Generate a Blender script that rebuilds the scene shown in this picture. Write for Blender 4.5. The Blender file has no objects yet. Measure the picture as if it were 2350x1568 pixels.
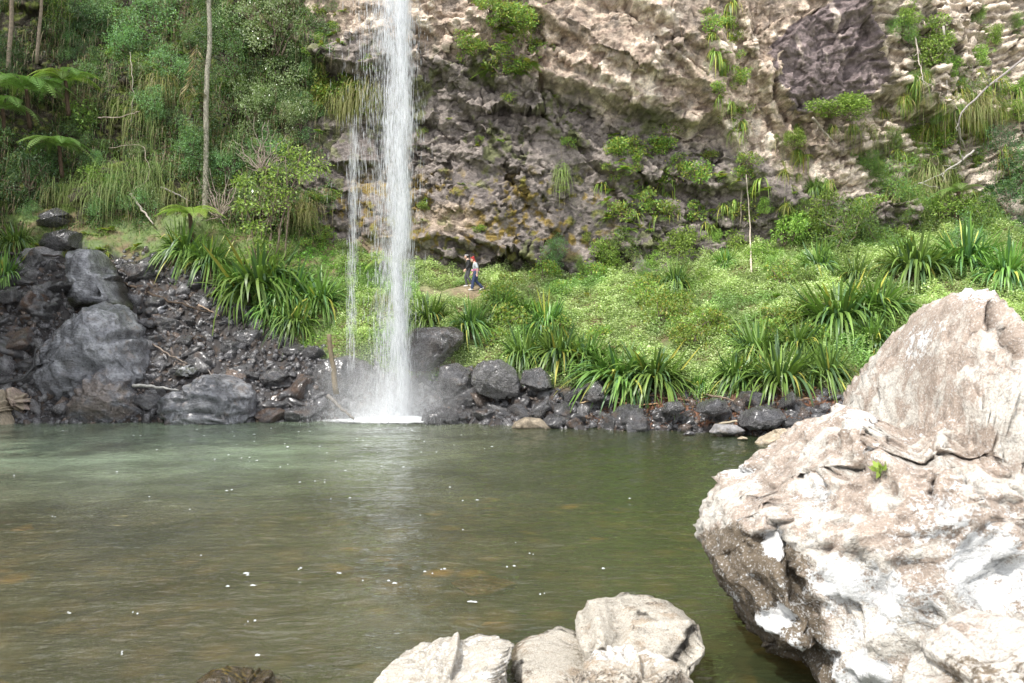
import bpy, bmesh, math, random
import numpy as np

rng = np.random.default_rng(11)
random.seed(5)
scene = bpy.context.scene
COL = scene.collection
# ---- the photograph's lens: 28 mm level camera, eye 3.2 m above the pool.  (px,py) are pixels of a 2350 x 1568 view
F, CX, CY, H = 1828.0, 1175.0, 784.0, 3.2

def P(px, py, Y):
    return np.array([(px - CX) / F * Y, Y, H - (py - CY) / F * Y])

def PY2Z(py, Y):
    return H + (CY - py) / F * Y

# ------------------------------------------------------------------ noise
def _hash(ix, iy, iz, seed):
    h = (ix.astype(np.int64) * 374761393 + iy.astype(np.int64) * 668265263 + iz.astype(np.int64) * 2147483647 + seed * 974634777) & 0xFFFFFFFF
    h = ((h ^ (h >> 13)) * 1274126177) & 0xFFFFFFFF
    h = ((h ^ (h >> 16)) * 2246822519) & 0xFFFFFFFF
    return (h ^ (h >> 15)) & 0xFFFFFFFF

def perlin(p, seed=0):
    p = np.asarray(p, float)
    i = np.floor(p).astype(np.int64); f = p - i
    u = f * f * f * (f * (f * 6 - 15) + 10)
    out = 0
    for dx in (0, 1):
        for dy in (0, 1):
            for dz in (0, 1):
                h = _hash(i[:, 0] + dx, i[:, 1] + dy, i[:, 2] + dz, seed)
                gx = (h & 1023) / 511.5 - 1; gy = ((h >> 10) & 1023) / 511.5 - 1; gz = ((h >> 20) & 1023) / 511.5 - 1
                d = gx * (f[:, 0] - dx) + gy * (f[:, 1] - dy) + gz * (f[:, 2] - dz)
                w = (u[:, 0] if dx else 1 - u[:, 0]) * (u[:, 1] if dy else 1 - u[:, 1]) * (u[:, 2] if dz else 1 - u[:, 2])
                out = out + w * d
    return out * 1.1

def fbm(p, oct=4, seed=0, gain=.5, lac=2.03):
    p = np.asarray(p, float); a = 1; s = 0
    for k in range(oct):
        s = s + a * perlin(p * lac ** k + 17.3 * k, seed + k); a *= gain
    return s

def ridged(p, oct=4, seed=0, gain=.5):
    p = np.asarray(p, float); a = 1; s = 0
    for k in range(oct):
        s = s + a * (1 - 2 * np.abs(perlin(p * 2.03 ** k + 9.1 * k, seed + k))); a *= gain
    return s

def facet2(a, b, seed=0, tilt=.8, step=1.0):
    """broken rock: every cell of a scattered pattern gets its own height and its own slope"""
    ia = np.floor(a).astype(np.int64); ib = np.floor(b).astype(np.int64)
    best = np.full(a.shape, 1e9); val = np.zeros(a.shape); z = np.zeros_like(ia)
    for da in (-1, 0, 1):
        for db in (-1, 0, 1):
            ca, cb = ia + da, ib + db
            h = _hash(ca, cb, z, seed); h2 = _hash(ca, cb, z + 5, seed)
            fa = ca + (h & 1023) / 1023.0; fb = cb + ((h >> 10) & 1023) / 1023.0
            d = (a - fa) ** 2 + (b - fb) ** 2
            v = step * (((h >> 20) & 1023) / 1023.0 - .5) + tilt * ((((h2 & 1023) / 511.5) - 1) * (a - fa) + ((((h2 >> 10) & 1023) / 511.5) - 1) * (b - fb))
            m = d < best
            best = np.where(m, d, best); val = np.where(m, v, val)
    return val

def facet3(p, seed=0, tilt=.8):
    i = np.floor(p).astype(np.int64)
    best = np.full(len(p), 1e9); val = np.zeros(len(p))
    for dx in (-1, 0, 1):
        for dy in (-1, 0, 1):
            for dz in (-1, 0, 1):
                c = i + np.array([dx, dy, dz])
                h = _hash(c[:, 0], c[:, 1], c[:, 2], seed); h2 = _hash(c[:, 0], c[:, 1], c[:, 2], seed + 91)
                fp = c + np.stack([(h & 1023), (h >> 10) & 1023, (h >> 20) & 1023], 1) / 1023.0
                q = p - fp
                d = (q * q).sum(1)
                t = np.stack([(h2 & 1023), (h2 >> 10) & 1023, (h2 >> 20) & 1023], 1) / 511.5 - 1
                v = ((h2 >> 4) & 1023) / 1023.0 - .5 + tilt * (t * q).sum(1)
                m = d < best
                best = np.where(m, d, best); val = np.where(m, v, val)
    return val

def smooth(e0, e1, x):
    t = np.clip((x - e0) / (e1 - e0), 0, 1)
    return t * t * (3 - 2 * t)

def inpoly(px, py, poly):
    poly = np.asarray(poly, float); n = len(poly)
    r = np.zeros(np.shape(px), bool)
    j = n - 1
    for i in range(n):
        xi, yi = poly[i]; xj, yj = poly[j]
        c = ((yi > py) != (yj > py)) & (px < (xj - xi) * (py - yi) / (yj - yi + 1e-9) + xi)
        r ^= c; j = i
    return r

def polydist(px, py, pts):
    """distance to an open polyline and signed side (+ = above it in the picture)"""
    pts = np.asarray(pts, float)
    best = np.full(np.shape(px), 1e9)
    for (x0, y0), (x1, y1) in zip(pts[:-1], pts[1:]):
        dx, dy = x1 - x0, y1 - y0
        t = np.clip(((px - x0) * dx + (py - y0) * dy) / (dx * dx + dy * dy + 1e-9), 0, 1)
        best = np.minimum(best, np.hypot(px - x0 - t * dx, py - y0 - t * dy))
    return best

# ------------------------------------------------------------------ mesh helpers
def mesh(name, V, faces, col=None, smooth_=False):
    """faces: one (M,k) int array or a list of them"""
    if not isinstance(faces, (list, tuple)): faces = [faces]
    faces = [np.asarray(f) for f in faces if len(f)]
    me = bpy.data.meshes.new(name)
    V = np.asarray(V, np.float32)
    me.vertices.add(len(V)); me.vertices.foreach_set('co', V.ravel())
    loops = np.concatenate([f.ravel() for f in faces]).astype(np.int32)
    tot = np.concatenate([np.full(len(f), f.shape[1], np.int32) for f in faces])
    me.loops.add(len(loops)); me.loops.foreach_set('vertex_index', loops)
    me.polygons.add(len(tot))
    me.polygons.foreach_set('loop_start', np.concatenate([[0], np.cumsum(tot)[:-1]]).astype(np.int32))
    if smooth_:
        me.polygons.foreach_set('use_smooth', np.ones(len(tot), bool))
    me.update(calc_edges=True)
    if col is not None:
        at = me.color_attributes.new('Col', 'FLOAT_COLOR', 'POINT')
        c = np.ones((len(V), 4), np.float32); c[:, :3] = np.clip(col, 0, 1)
        at.data.foreach_set('color', c.ravel())
    return me

def obj(name, me, mat, parent=None, loc=None):
    o = bpy.data.objects.new(name, me); COL.objects.link(o)
    if mat is not None and len(me.materials) == 0: me.materials.append(mat)
    if parent is not None: o.parent = parent
    if loc is not None: o.location = [float(v) for v in loc]
    return o

def tag(o, label=None, cat=None, group=None, kind=None):
    if label: o['label'] = label
    if cat: o['category'] = cat
    if group: o['group'] = group
    if kind: o['kind'] = kind
    return o

def empty(name, loc=(0, 0, 0), rz=0):
    o = bpy.data.objects.new(name, None); COL.objects.link(o)
    o.location = [float(v) for v in loc]; o.rotation_euler = (0, 0, rz)
    return o

def dup(root):
    r = root.copy(); COL.objects.link(r)
    for ch in list(root.children):
        c = ch.copy(); COL.objects.link(c); c.parent = r
        for g in list(ch.children):
            d = g.copy(); COL.objects.link(d); d.parent = c
    return r

def norm(v):
    v = np.asarray(v, float)
    return v / (np.linalg.norm(v, axis=-1, keepdims=True) + 1e-9)

class Geo:
    """collects pieces for ONE mesh"""
    def __init__(s): s.V = []; s.C = []; s.Q = []; s.T = []; s.n = 0
    def add(s, V, Q=None, T=None, C=None):
        s.V.append(V); s.C.append(np.broadcast_to(C if C is not None else (.5, .5, .5), (len(V), 3)))
        if Q is not None: s.Q.append(np.asarray(Q) + s.n)
        if T is not None: s.T.append(np.asarray(T) + s.n)
        s.n += len(V)
    def build(s, name, smooth_=False):
        f = []
        if s.Q: f.append(np.concatenate(s.Q))
        if s.T: f.append(np.concatenate(s.T))
        return mesh(name, np.concatenate(s.V), f, np.concatenate(s.C), smooth_)
    # -- kit
    def leaves(s, pos, d, L, W, col, fold=.25, roll=None):
        n = len(pos); d = norm(d)
        r = rng.normal(size=(n, 3)) if roll is None else roll
        sd = norm(np.cross(d, r)); nm = np.cross(sd, d)
        L = np.broadcast_to(L, (n,))[:, None]; W = np.broadcast_to(W, (n,))[:, None]
        mid = pos + d * L * .45
        V = np.stack([pos, mid + sd * W * .5 + nm * W * fold, pos + d * L, mid - sd * W * .5 + nm * W * fold], 1).reshape(-1, 3)
        Q = np.arange(4 * n).reshape(n, 4)
        C = np.repeat(np.broadcast_to(col, (n, 3)), 4, 0)
        s.add(V, Q=Q, C=C)
    def strips(s, base, d, L, W, droop, col, nseg=5, tipcol=None, taper=.15):
        n = len(base); d = norm(d)
        L = np.broadcast_to(L, (n,)); W = np.broadcast_to(W, (n,)); droop = np.broadcast_to(droop, (n,))
        side = np.cross(d, np.array([0, 0, 1.0])); bad = np.linalg.norm(side, axis=1) < .05
        side[bad] = [1, 0, 0]; side = norm(side)
        a = rng.uniform(-.5, .5, n)[:, None]; side = norm(side + a * np.cross(side, d))
        V = np.zeros((n, nseg + 1, 2, 3)); C = np.zeros((n, nseg + 1, 2, 3))
        col = np.broadcast_to(col, (n, 3))
        for k in range(nseg + 1):
            t = k / nseg
            c = base + (d * t) * L[:, None]
            c = c + np.array([0, 0, -1.0]) * (droop * L * t * t)[:, None]
            c = c - d * (np.clip(droop, 0, 2) * L * .25 * t ** 3)[:, None]
            w = W * (taper + (1 - taper) * min(1, t * 3.5)) * (1 - t ** 3) * .5 + .001
            V[:, k, 0] = c + side * w[:, None]; V[:, k, 1] = c - side * w[:, None]
            cc = col if tipcol is None else col * (1 - t) + np.broadcast_to(tipcol, (n, 3)) * t
            C[:, k, 0] = cc; C[:, k, 1] = cc
        idx = np.arange(n * (nseg + 1) * 2).reshape(n, nseg + 1, 2)
        Q = np.stack([idx[:, :-1, 0], idx[:, :-1, 1], idx[:, 1:, 1], idx[:, 1:, 0]], -1).reshape(-1, 4)
        s.add(V.reshape(-1, 3), Q=Q, C=C.reshape(-1, 3))
    def tube(s, pts, rad, col=(.3, .25, .2), n=6):
        pts = np.asarray(pts, float); m = len(pts)
        rad = np.broadcast_to(rad, (m,))
        tg = norm(np.gradient(pts, axis=0))
        ref = np.array([.3, .9, .2]) if abs(tg[0][0]) > .6 else np.array([1, .1, .05])
        s1 = norm(np.cross(tg, ref)); s2 = np.cross(tg, s1)
        ang = np.arange(n) * 2 * math.pi / n
        V = pts[:, None] + rad[:, None, None] * (np.cos(ang)[None, :, None] * s1[:, None] + np.sin(ang)[None, :, None] * s2[:, None])
        idx = np.arange(m * n).reshape(m, n)
        Q = np.stack([idx[:-1], np.roll(idx[:-1], -1, 1), np.roll(idx[1:], -1, 1), idx[1:]], -1).reshape(-1, 4)
        V = np.concatenate([V.reshape(-1, 3), pts[:1], pts[-1:]])
        T = np.concatenate([np.stack([np.roll(idx[0], -1), idx[0], np.full(n, m * n)], -1), np.stack([idx[-1], np.roll(idx[-1], -1), np.full(n, m * n + 1)], -1)])
        s.add(V, Q=Q, T=T, C=col)

def wob(p0, p1, n=8, amp=.1, seed=0, sag=0.0):
    """a wandering line between two points"""
    t = np.linspace(0, 1, n)[:, None]
    p = np.asarray(p0) * (1 - t) + np.asarray(p1) * t
    q = np.stack([t[:, 0] * 3.1 + seed * 7.7, np.full(n, seed * 1.3), np.zeros(n)], 1)
    L = np.linalg.norm(np.asarray(p1) - np.asarray(p0))
    off = np.stack([fbm(q, 3, seed), fbm(q + 40, 3, seed + 9), fbm(q + 80, 3, seed + 5)], 1)
    env = np.sin(np.pi * np.clip(t, 0, 1)) ** .5
    p = p + off * amp * L * env
    p[:, 2] -= sag * L * (4 * t * (1 - t))[:, 0]
    return p

def path(pts, n=14):
    """smooth line through given points"""
    pts = np.asarray(pts, float); d = np.concatenate([[0], np.cumsum(np.linalg.norm(np.diff(pts, axis=0), axis=1))])
    t = np.linspace(0, d[-1], n)
    q = np.stack([np.interp(t, d, pts[:, k]) for k in range(3)], 1)
    q[1:-1] = .25 * q[:-2] + .5 * q[1:-1] + .25 * q[2:]
    return q

# ------------------------------------------------------------------ materials
def newmat(name):
    m = bpy.data.materials.new(name); m.use_nodes = True
    nt = m.node_tree; nt.nodes.clear()
    return m, nt, nt.nodes, nt.links

def N(nt, kind, **kw):
    n = nt.nodes.new(kind)
    for k, v in kw.items():
        if k.startswith('i_'):
            key = k[2:]
            n.inputs[int(key) if key.isdigit() else key.replace('_', ' ')].default_value = v
        else: setattr(n, k, v)
    return n

def ramp(nt, src, stops):
    r = nt.nodes.new('ShaderNodeValToRGB'); e = r.color_ramp.elements
    while len(e) < len(stops): e.new(.5)
    for el, (p, c) in zip(e, stops):
        el.position = p; el.color = (c, c, c, 1) if np.isscalar(c) else (*c, 1)
    nt.links.new(src, r.inputs[0]); return r.outputs[0]

def mix(nt, fac, a, b, mode='MIX'):
    m = nt.nodes.new('ShaderNodeMix'); m.data_type = 'RGBA'; m.blend_type = mode
    for sock, v in ((m.inputs[0], fac), (m.inputs[6], a), (m.inputs[7], b)):
        if hasattr(v, 'links'): nt.links.new(v, sock)
        elif np.isscalar(v): sock.default_value = v
        else: sock.default_value = (*v, 1)
    return m.outputs[2]

def noise(nt, vec, scale, detail=6, rough=.6, dist=0.0, kind='ShaderNodeTexNoise'):
    n = nt.nodes.new(kind); n.inputs['Scale'].default_value = scale
    if kind == 'ShaderNodeTexNoise':
        n.inputs['Detail'].default_value = detail; n.inputs['Roughness'].default_value = rough; n.inputs['Distortion'].default_value = dist
    nt.links.new(vec, n.inputs['Vector']); return n.outputs[0]

def stretch(nt, vec, sc, rot=(0, 0, 0)):
    m = nt.nodes.new('ShaderNodeMapping'); m.inputs['Scale'].default_value = sc; m.inputs['Rotation'].default_value = rot
    nt.links.new(vec, m.inputs['Vector']); return m.outputs[0]

def leafmat(name, rough=.42, trans=.3, spec=.5, var=.25):
    m, nt, ns, ln = newmat(name)
    a = N(nt, 'ShaderNodeAttribute', attribute_name='Col')
    oi = N(nt, 'ShaderNodeObjectInfo')
    hs = N(nt, 'ShaderNodeHueSaturation')
    mr = N(nt, 'ShaderNodeMapRange', i_3=.485, i_4=.515); ln.new(oi.outputs['Random'], mr.inputs[0]); ln.new(mr.outputs[0], hs.inputs['Hue'])
    mv = N(nt, 'ShaderNodeMapRange', i_3=1 - var, i_4=1 + var); ln.new(oi.outputs['Random'], mv.inputs[0]); ln.new(mv.outputs[0], hs.inputs['Value'])
    ln.new(a.outputs['Color'], hs.inputs['Color'])
    b = N(nt, 'ShaderNodeBsdfPrincipled', i_Roughness=rough); b.inputs['Specular IOR Level'].default_value = spec
    ln.new(hs.outputs[0], b.inputs['Base Color'])
    t = N(nt, 'ShaderNodeBsdfTranslucent')
    tc = mix(nt, 1.0, hs.outputs[0], (.95, 1.05, .62), 'MULTIPLY'); ln.new(tc, t.inputs[0])
    x = N(nt, 'ShaderNodeMixShader', i_0=trans); ln.new(b.outputs[0], x.inputs[1]); ln.new(t.outputs[0], x.inputs[2])
    o = N(nt, 'ShaderNodeOutputMaterial'); ln.new(x.outputs[0], o.inputs[0]); return m

def attrmat(name, rough=.8, spec=.3, nscale=6, bump=.5, bdist=.05, amt=.5, wet=None, space='Object', pointy=0, grain=None):
    """rock, soil, bark: colour from the mesh, broken up by noise, with bump"""
    m, nt, ns, ln = newmat(name)
    tc = N(nt, 'ShaderNodeTexCoord'); v = tc.outputs['Object']
    if space == 'World': v = N(nt, 'ShaderNodeNewGeometry').outputs['Position']
    a = N(nt, 'ShaderNodeAttribute', attribute_name='Col')
    n1 = noise(nt, v, nscale, 9, .68); n2 = noise(nt, v, nscale * 4.3, 5, .6)
    f1 = ramp(nt, n1, [(.28, 1 - amt), (.5, 1.0), (.75, 1 + amt)]); f2 = ramp(nt, n2, [(.3, 1 - amt * .6), (.7, 1 + amt * .5)])
    c = mix(nt, 1.0, a.outputs['Color'], f1, 'MULTIPLY'); c = mix(nt, 1.0, c, f2, 'MULTIPLY')
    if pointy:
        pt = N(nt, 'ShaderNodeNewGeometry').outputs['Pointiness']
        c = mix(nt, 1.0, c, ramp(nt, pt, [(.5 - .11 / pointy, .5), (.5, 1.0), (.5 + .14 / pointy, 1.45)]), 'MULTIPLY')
    b = N(nt, 'ShaderNodeBsdfPrincipled', i_Roughness=rough); b.inputs['Specular IOR Level'].default_value = spec
    ln.new(c, b.inputs['Base Color'])
    if wet:
        r = ramp(nt, n2, [(.35, wet[0]), (.65, wet[1])]); ln.new(r, b.inputs['Roughness'])
    h = mix(nt, .45, n1, n2)
    if grain:
        n5 = noise(nt, stretch(nt, v, grain[0], grain[1]), nscale * 1.6, 6, .7, .4); h = mix(nt, .5, h, n5)
        c2 = mix(nt, 1.0, c, ramp(nt, n5, [(.3, .75), (.5, 1), (.72, 1.25)]), 'MULTIPLY'); ln.new(c2, b.inputs['Base Color'])
    bp = N(nt, 'ShaderNodeBump', i_Strength=bump, i_Distance=bdist); ln.new(h, bp.inputs['Height']); ln.new(bp.outputs[0], b.inputs['Normal'])
    o = N(nt, 'ShaderNodeOutputMaterial'); ln.new(b.outputs[0], o.inputs[0]); return m
# ================================================================== LAND
TBx = [-2600, -700, 0, 150, 330, 420, 520, 600, 700, 790, 900, 1000, 1080, 1300, 1500, 1700, 1850, 2400, 4200]
TBy = [590, 590, 575, 570, 592, 612, 660, 735, 800, 830, 850, 870, 850, 888, 905, 905, 900, 890, 890]
def talus_top(px): return np.interp(px, TBx, TBy)

_G = {  # ground profiles per view column: (py, Y)
    -2600: [(1600, 7.3), (1000, 9), (700, 11), (500, 13)],
    -1300: [(1090, 20), (900, 22), (600, 25), (400, 28)],
    -700: [(1010, 26), (900, 27.5), (620, 32), (480, 34), (400, 37)],
    -300: [(985, 29.4), (880, 31), (600, 36), (480, 38.6), (400, 42)],
    0: [(973, 31.0), (880, 32.2), (750, 35), (590, 38.5), (500, 41), (480, 46)],
    150: [(970, 31.4), (900, 32.5), (720, 36), (580, 39), (480, 41.4), (470, 46)],
    400: [(969, 31.6), (850, 33.2), (700, 36.5), (605, 39), (480, 41.4), (470, 46)],
    600: [(968, 31.8), (860, 33.2), (760, 35.5), (650, 38), (560, 40.4), (500, 42), (490, 46)],
    780: [(966, 32.1), (860, 33.3), (795, 34.3), (710, 36.8), (620, 39.5), (560, 41.5), (550, 46)],
    900: [(965, 32.3), (860, 33.8), (800, 34.8), (690, 37.6), (655, 39.3), (610, 41), (600, 46)],
    1080: [(972, 31.2), (880, 32.4), (820, 33.4), (735, 35.5), (666, 38.0), (662, 39.4), (625, 41), (620, 46)],
    1300: [(981, 29.8), (900, 31), (850, 32.2), (725, 36.0), (672, 38), (655, 39.4), (630, 41), (625, 46)],
    1600: [(990, 28.4), (920, 29.2), (885, 30.2), (770, 33.2), (685, 36.5), (628, 39), (590, 41), (580, 46)],
    1850: [(1004, 26.6), (930, 27.4), (880, 28.8), (715, 33), (610, 37.2), (560, 40), (550, 46)],
    2100: [(1016, 25.2), (910, 27), (715, 32), (600, 36), (540, 39.5), (530, 46)],
    2350: [(1030, 23.8), (890, 26), (700, 31.5), (580, 35.5), (500, 39), (490, 46)],
    2900: [(1080, 19.8), (880, 23), (640, 28), (500, 32), (400, 35), (380, 46)],
    4200: [(1300, 11.4), (900, 14), (640, 18), (500, 22), (400, 25), (380, 46)],
}
_gk = np.array(sorted(_G))
_gY = np.concatenate([np.linspace(4, 18, 20)[:-1], np.linspace(18, 47, 400)])
_gz = []
for k in _gk:
    pr = _G[k]; y = np.array([q[1] for q in pr]); z = np.array([PY2Z(*q) for q in pr]); z[0] = 0.0
    zz = np.interp(_gY, y, z)
    zz = np.where(_gY < y[0], np.maximum(-2.2, -(y[0] - _gY) * .45), zz)
    _gz.append(np.convolve(np.pad(zz, 4, 'edge'), np.ones(9) / 9, 'valid'))
_gz = np.array(_gz)

def ground_z(px, Y):
    px = np.asarray(px, float); Y = np.asarray(Y, float)
    i = np.clip(np.searchsorted(_gk, px) - 1, 0, len(_gk) - 2)
    t = np.clip((px - _gk[i]) / (_gk[i + 1] - _gk[i]), 0, 1); t = t * t * (3 - 2 * t) * .5 + t * .5
    fi = np.interp(Y, _gY, np.arange(len(_gY))); a = np.clip(fi.astype(int), 0, len(_gY) - 2); w = fi - a
    z0 = _gz[i, a] * (1 - w) + _gz[i, a + 1] * w; z1 = _gz[i + 1, a] * (1 - w) + _gz[i + 1, a + 1] * w
    return z0 * (1 - t) + z1 * t

def ground_full(px, Y):
    """ground height with its lumps, and the share of bare wet rubble there"""
    shp = np.shape(px); px = np.ravel(px).astype(float); Y = np.ravel(Y).astype(float)
    z = ground_z(px, Y); x = (px - CX) / F * Y
    q = np.stack([x, Y, np.zeros_like(x)], 1)
    pv = CY - (z - H) * F / Y
    tl = smooth(-14, 14, pv - talus_top(px) + 25 * fbm(q * .9, 3, 3))
    z = z + (1 - tl) * .42 * fbm(q * .5, 4, 1) * smooth(0, 1.0, z)
    z = z + tl * (.32 * facet2(x * 1.1, Y * 1.1 + 3, 21) + .16 * facet2(x * 2.7, Y * 2.7, 22) + .07 * facet2(x * 6, Y * 6, 23)) * smooth(-1.2, .5, z)
    return z.reshape(shp), tl.reshape(shp)

_hY = np.linspace(4, 46.5, 1700)
def ground_hit(px, py):
    z, _ = ground_full(np.full(_hY.shape, px), _hY)
    pv = CY - (z - H) * F / _hY
    ok = (pv <= py) & (z > -.3)
    k = int(np.argmax(ok)) if ok.any() else len(_hY) - 1
    return P(px, py, _hY[k])

def ground_at(x, y):
    z, _ = ground_full(np.array([x / y * F + CX]), np.array([y])); return float(z[0])

def build_ground():
    px = np.concatenate([np.arange(-2600, -80, 40), np.arange(-80, 2430, 4.0), np.arange(2430, 4200, 40)])
    Y = np.concatenate([np.linspace(5, 20, 24)[:-1], np.linspace(20, 46, 310)])
    A, B = np.meshgrid(px, Y, indexing='ij')
    z, tl = ground_full(A, B)
    X = (A - CX) / F * B
    V = np.stack([X, B, z], -1).reshape(-1, 3)
    q = V * 1.0
    n = fbm(q * .8, 4, 5); n2 = fbm(q * 3, 3, 6)
    c = np.zeros_like(V)
    green = np.array([.12, .17, .05]); soil = np.array([.17, .13, .07]); wet = np.array([.035, .031, .030]); rust = np.array([.065, .045, .032])
    tl = tl.ravel()[:, None]
    m = smooth(-.1, .35, n)[:, None]; g = green * (1 - m) + soil * m
    m2 = smooth(.15, .5, n2 + .3 * n)[:, None]; w = wet * (1 - m2) + rust * m2
    c = g * (1 - tl) + w * tl
    # the trodden path past the two walkers
    pv = CY - (V[:, 2] - H) * F / V[:, 1]; pu = A.ravel()
    pth = smooth(26, 6, np.abs(V[:, 1] - np.interp(pu, [850, 960, 1080, 1300], [38.6, 38.6, 38.6, 38.6])) * 20) * smooth(880, 950, pu) * smooth(1300, 1200, pu)
    c = c * (1 - pth[:, None] * .6) + np.array([.30, .24, .16]) * pth[:, None] * .6
    # leaf litter by the right bank
    lit = smooth(1350, 1450, pu) * smooth(.05, .3, V[:, 2]) * smooth(1.6, 1.0, V[:, 2]) * smooth(-.25, .15, n2)
    c = c * (1 - lit[:, None]) + np.array([.20, .095, .055]) * lit[:, None]
    idx = np.arange(len(V)).reshape(A.shape)
    Q = np.stack([idx[:-1, :-1], idx[1:, :-1], idx[1:, 1:], idx[:-1, 1:]], -1).reshape(-1, 4)
    m = attrmat('ground_soil', .8, .35, 3.0, .7, .06, .45, wet=(.45, .9), space='World')
    o = obj('ground', mesh('ground', V, Q, c, True), m); tag(o, kind='structure')
    return o
build_ground()

# ------------------------------------------------------------------ cliff
_C = {  # (py, Y) of the wall before it is broken up
    -2600: [(700, 11), (-400, 14)],
    -1300: [(700, 23.5), (0, 26), (-600, 27)],
    -700: [(700, 31), (300, 34), (0, 36), (-500, 37)],
    -300: [(700, 36.5), (300, 39.5), (0, 42), (-400, 43)],
    0: [(650, 40.0), (300, 43.0), (0, 45.5), (-300, 46)],
    250: [(650, 40.5), (450, 42), (300, 43.6), (0, 45.8), (-300, 46)],
    480: [(650, 40.5), (500, 41.6), (300, 43.2), (0, 44.6), (-300, 45)],
    680: [(650, 41.2), (450, 42.2), (300, 42.6), (0, 43.2), (-300, 43)],
    800: [(680, 41.8), (480, 42.4), (300, 42.4), (180, 42.6), (0, 41.8), (-300, 40)],
    950: [(680, 41.2), (480, 41.6), (300, 42), (0, 40.6), (-300, 38.5)],
    1200: [(680, 40.9), (500, 41.0), (300, 40.8), (150, 40.2), (0, 39.5), (-300, 37.5)],
    1500: [(660, 40.8), (420, 40.8), (290, 40.4), (200, 39.8), (0, 38.8), (-300, 37.5)],
    1750: [(620, 40.6), (420, 40.6), (250, 40.2), (0, 38.8), (-300, 38)],
    2000: [(600, 40.0), (420, 40.4), (270, 40.6), (60, 39.0), (-300, 38.4)],
    2350: [(560, 39.0), (420, 39.8), (250, 40.4), (0, 41), (-300, 41)],
    2900: [(560, 34.0), (250, 37), (-300, 39)],
    4200: [(560, 24.0), (250, 27), (-300, 30)],
}
_ck = np.array(sorted(_C)); _cz = np.linspace(1.5, 38, 400)
_cy = []
for k in _ck:
    pr = sorted([(PY2Z(*q), q[1]) for q in _C[k]])
    yy = np.interp(_cz, [a for a, b in pr], [b for a, b in pr])
    _cy.append(np.convolve(np.pad(yy, 6, 'edge'), np.ones(13) / 13, 'valid'))
_cy = np.array(_cy)
def cliff_base(px, z):
    i = np.clip(np.searchsorted(_ck, px) - 1, 0, len(_ck) - 2)
    t = np.clip((px - _ck[i]) / (_ck[i + 1] - _ck[i]), 0, 1); t = .5 * t + .5 * t * t * (3 - 2 * t)
    fi = np.interp(z, _cz, np.arange(len(_cz))); a = np.clip(fi.astype(int), 0, len(_cz) - 2); w = fi - a
    z0 = _cy[i, a] * (1 - w) + _cy[i, a + 1] * w; z1 = _cy[i + 1, a] * (1 - w) + _cy[i + 1, a + 1] * w
    return z0 * (1 - t) + z1 * t

LEDGES = [  # overhanging ledges: line, how far out (m), height of its face (m)
    ([(1190, 150), (1250, 178), (1336, 196), (1405, 226), (1492, 252), (1577, 290), (1622, 268), (1691, 250)], .85, 2.4),
    ([(1170, 20), (1250, 45), (1320, 80), (1420, 140), (1540, 190), (1640, 215)], .55, 1.6),
    ([(1360, -20), (1450, 20), (1560, 90), (1650, 150)], .6, 1.8),
    ([(940, 60), (1010, 75), (1090, 60), (1160, 85)], .5, 1.2),
    ([(960, 345), (1034, 340), (1076, 358), (1128, 378), (1170, 366)], .35, .5),
    ([(1000, 268), (1093, 304), (1163, 305), (1232, 287), (1301, 305), (1353, 322), (1395, 360)], .35, .9),
    ([(960, 190), (1040, 170), (1110, 200), (1190, 186), (1260, 205)], .25, 1.0),
    ([(1370, 375), (1450, 398), (1535, 414), (1622, 430), (1680, 418), (1743, 433), (1830, 490)], .7, 1.3),
    ([(1768, 180), (1780, 215), (1812, 265), (1860, 262), (1899, 255), (1990, 225), (2038, 206), (2090, 245), (2152, 290)], .9, 3.5),
    ([(690, 110), (750, 158), (830, 168), (890, 150)], 1.5, 2.0),
    ([(940, 560), (1000, 542), (1060, 556), (1100, 552), (1180, 582)], .6, .7),
    ([(2000, 120), (2100, 60), (2200, 70), (2350, 110)], .5, .9),
    ([(1900, 60), (2010, 10), (2100, 25)], .4, 1.5),
    ([(1800, 330), (1900, 345), (2000, 330), (2100, 350)], .5, .7),
    ([(1850, 400), (1950, 415), (2060, 405)], .4, .6),
    ([(1060, 120), (1150, 190), (1250, 250), (1330, 320), (1400, 400), (1450, 470)], .45, 1.6),
    ([(1250, 120), (1350, 160), (1450, 215), (1530, 240)], .4, 1.0),
    ([(1480, 60), (1560, 150), (1620, 240), (1680, 330), (1730, 400)], .5, 1.8),
    ([(1000, 150), (1080, 240), (1140, 330), (1200, 430), (1260, 500)], .35, 1.5),
    ([(760, 300), (800, 285), (850, 300), (880, 330)], .3, .5),
    ([(760, 380), (820, 372), (880, 385)], .5, 2.0),
]
RIDGES = [  # standing ribs of rock: line, out (m), width (px)
    ([(1690, -30), (1705, 60), (1722, 130), (1760, 230), (1790, 290), (1840, 350)], .8, 20),
    ([(1960, -10), (2000, 90), (2030, 170), (2050, 215)], .5, 16),
    ([(2050, 200), (2100, 250), (2150, 290)], .6, 14),
    ([(1640, 100), (1680, 190), (1700, 260)], .45, 18),
]
SLAB = [(1765, 110), (1800, 75), (1860, 40), (1950, -20), (2005, 90), (2030, 200), (1985, 232), (1900, 258), (1815, 268), (1782, 215)]
SLAB2 = [(760, 340), (800, 292), (860, 300), (870, 372), (770, 380)]
SLAB3 = [(1035, 372), (1160, 385), (1165, 425), (1120, 470), (1040, 440)]

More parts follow.
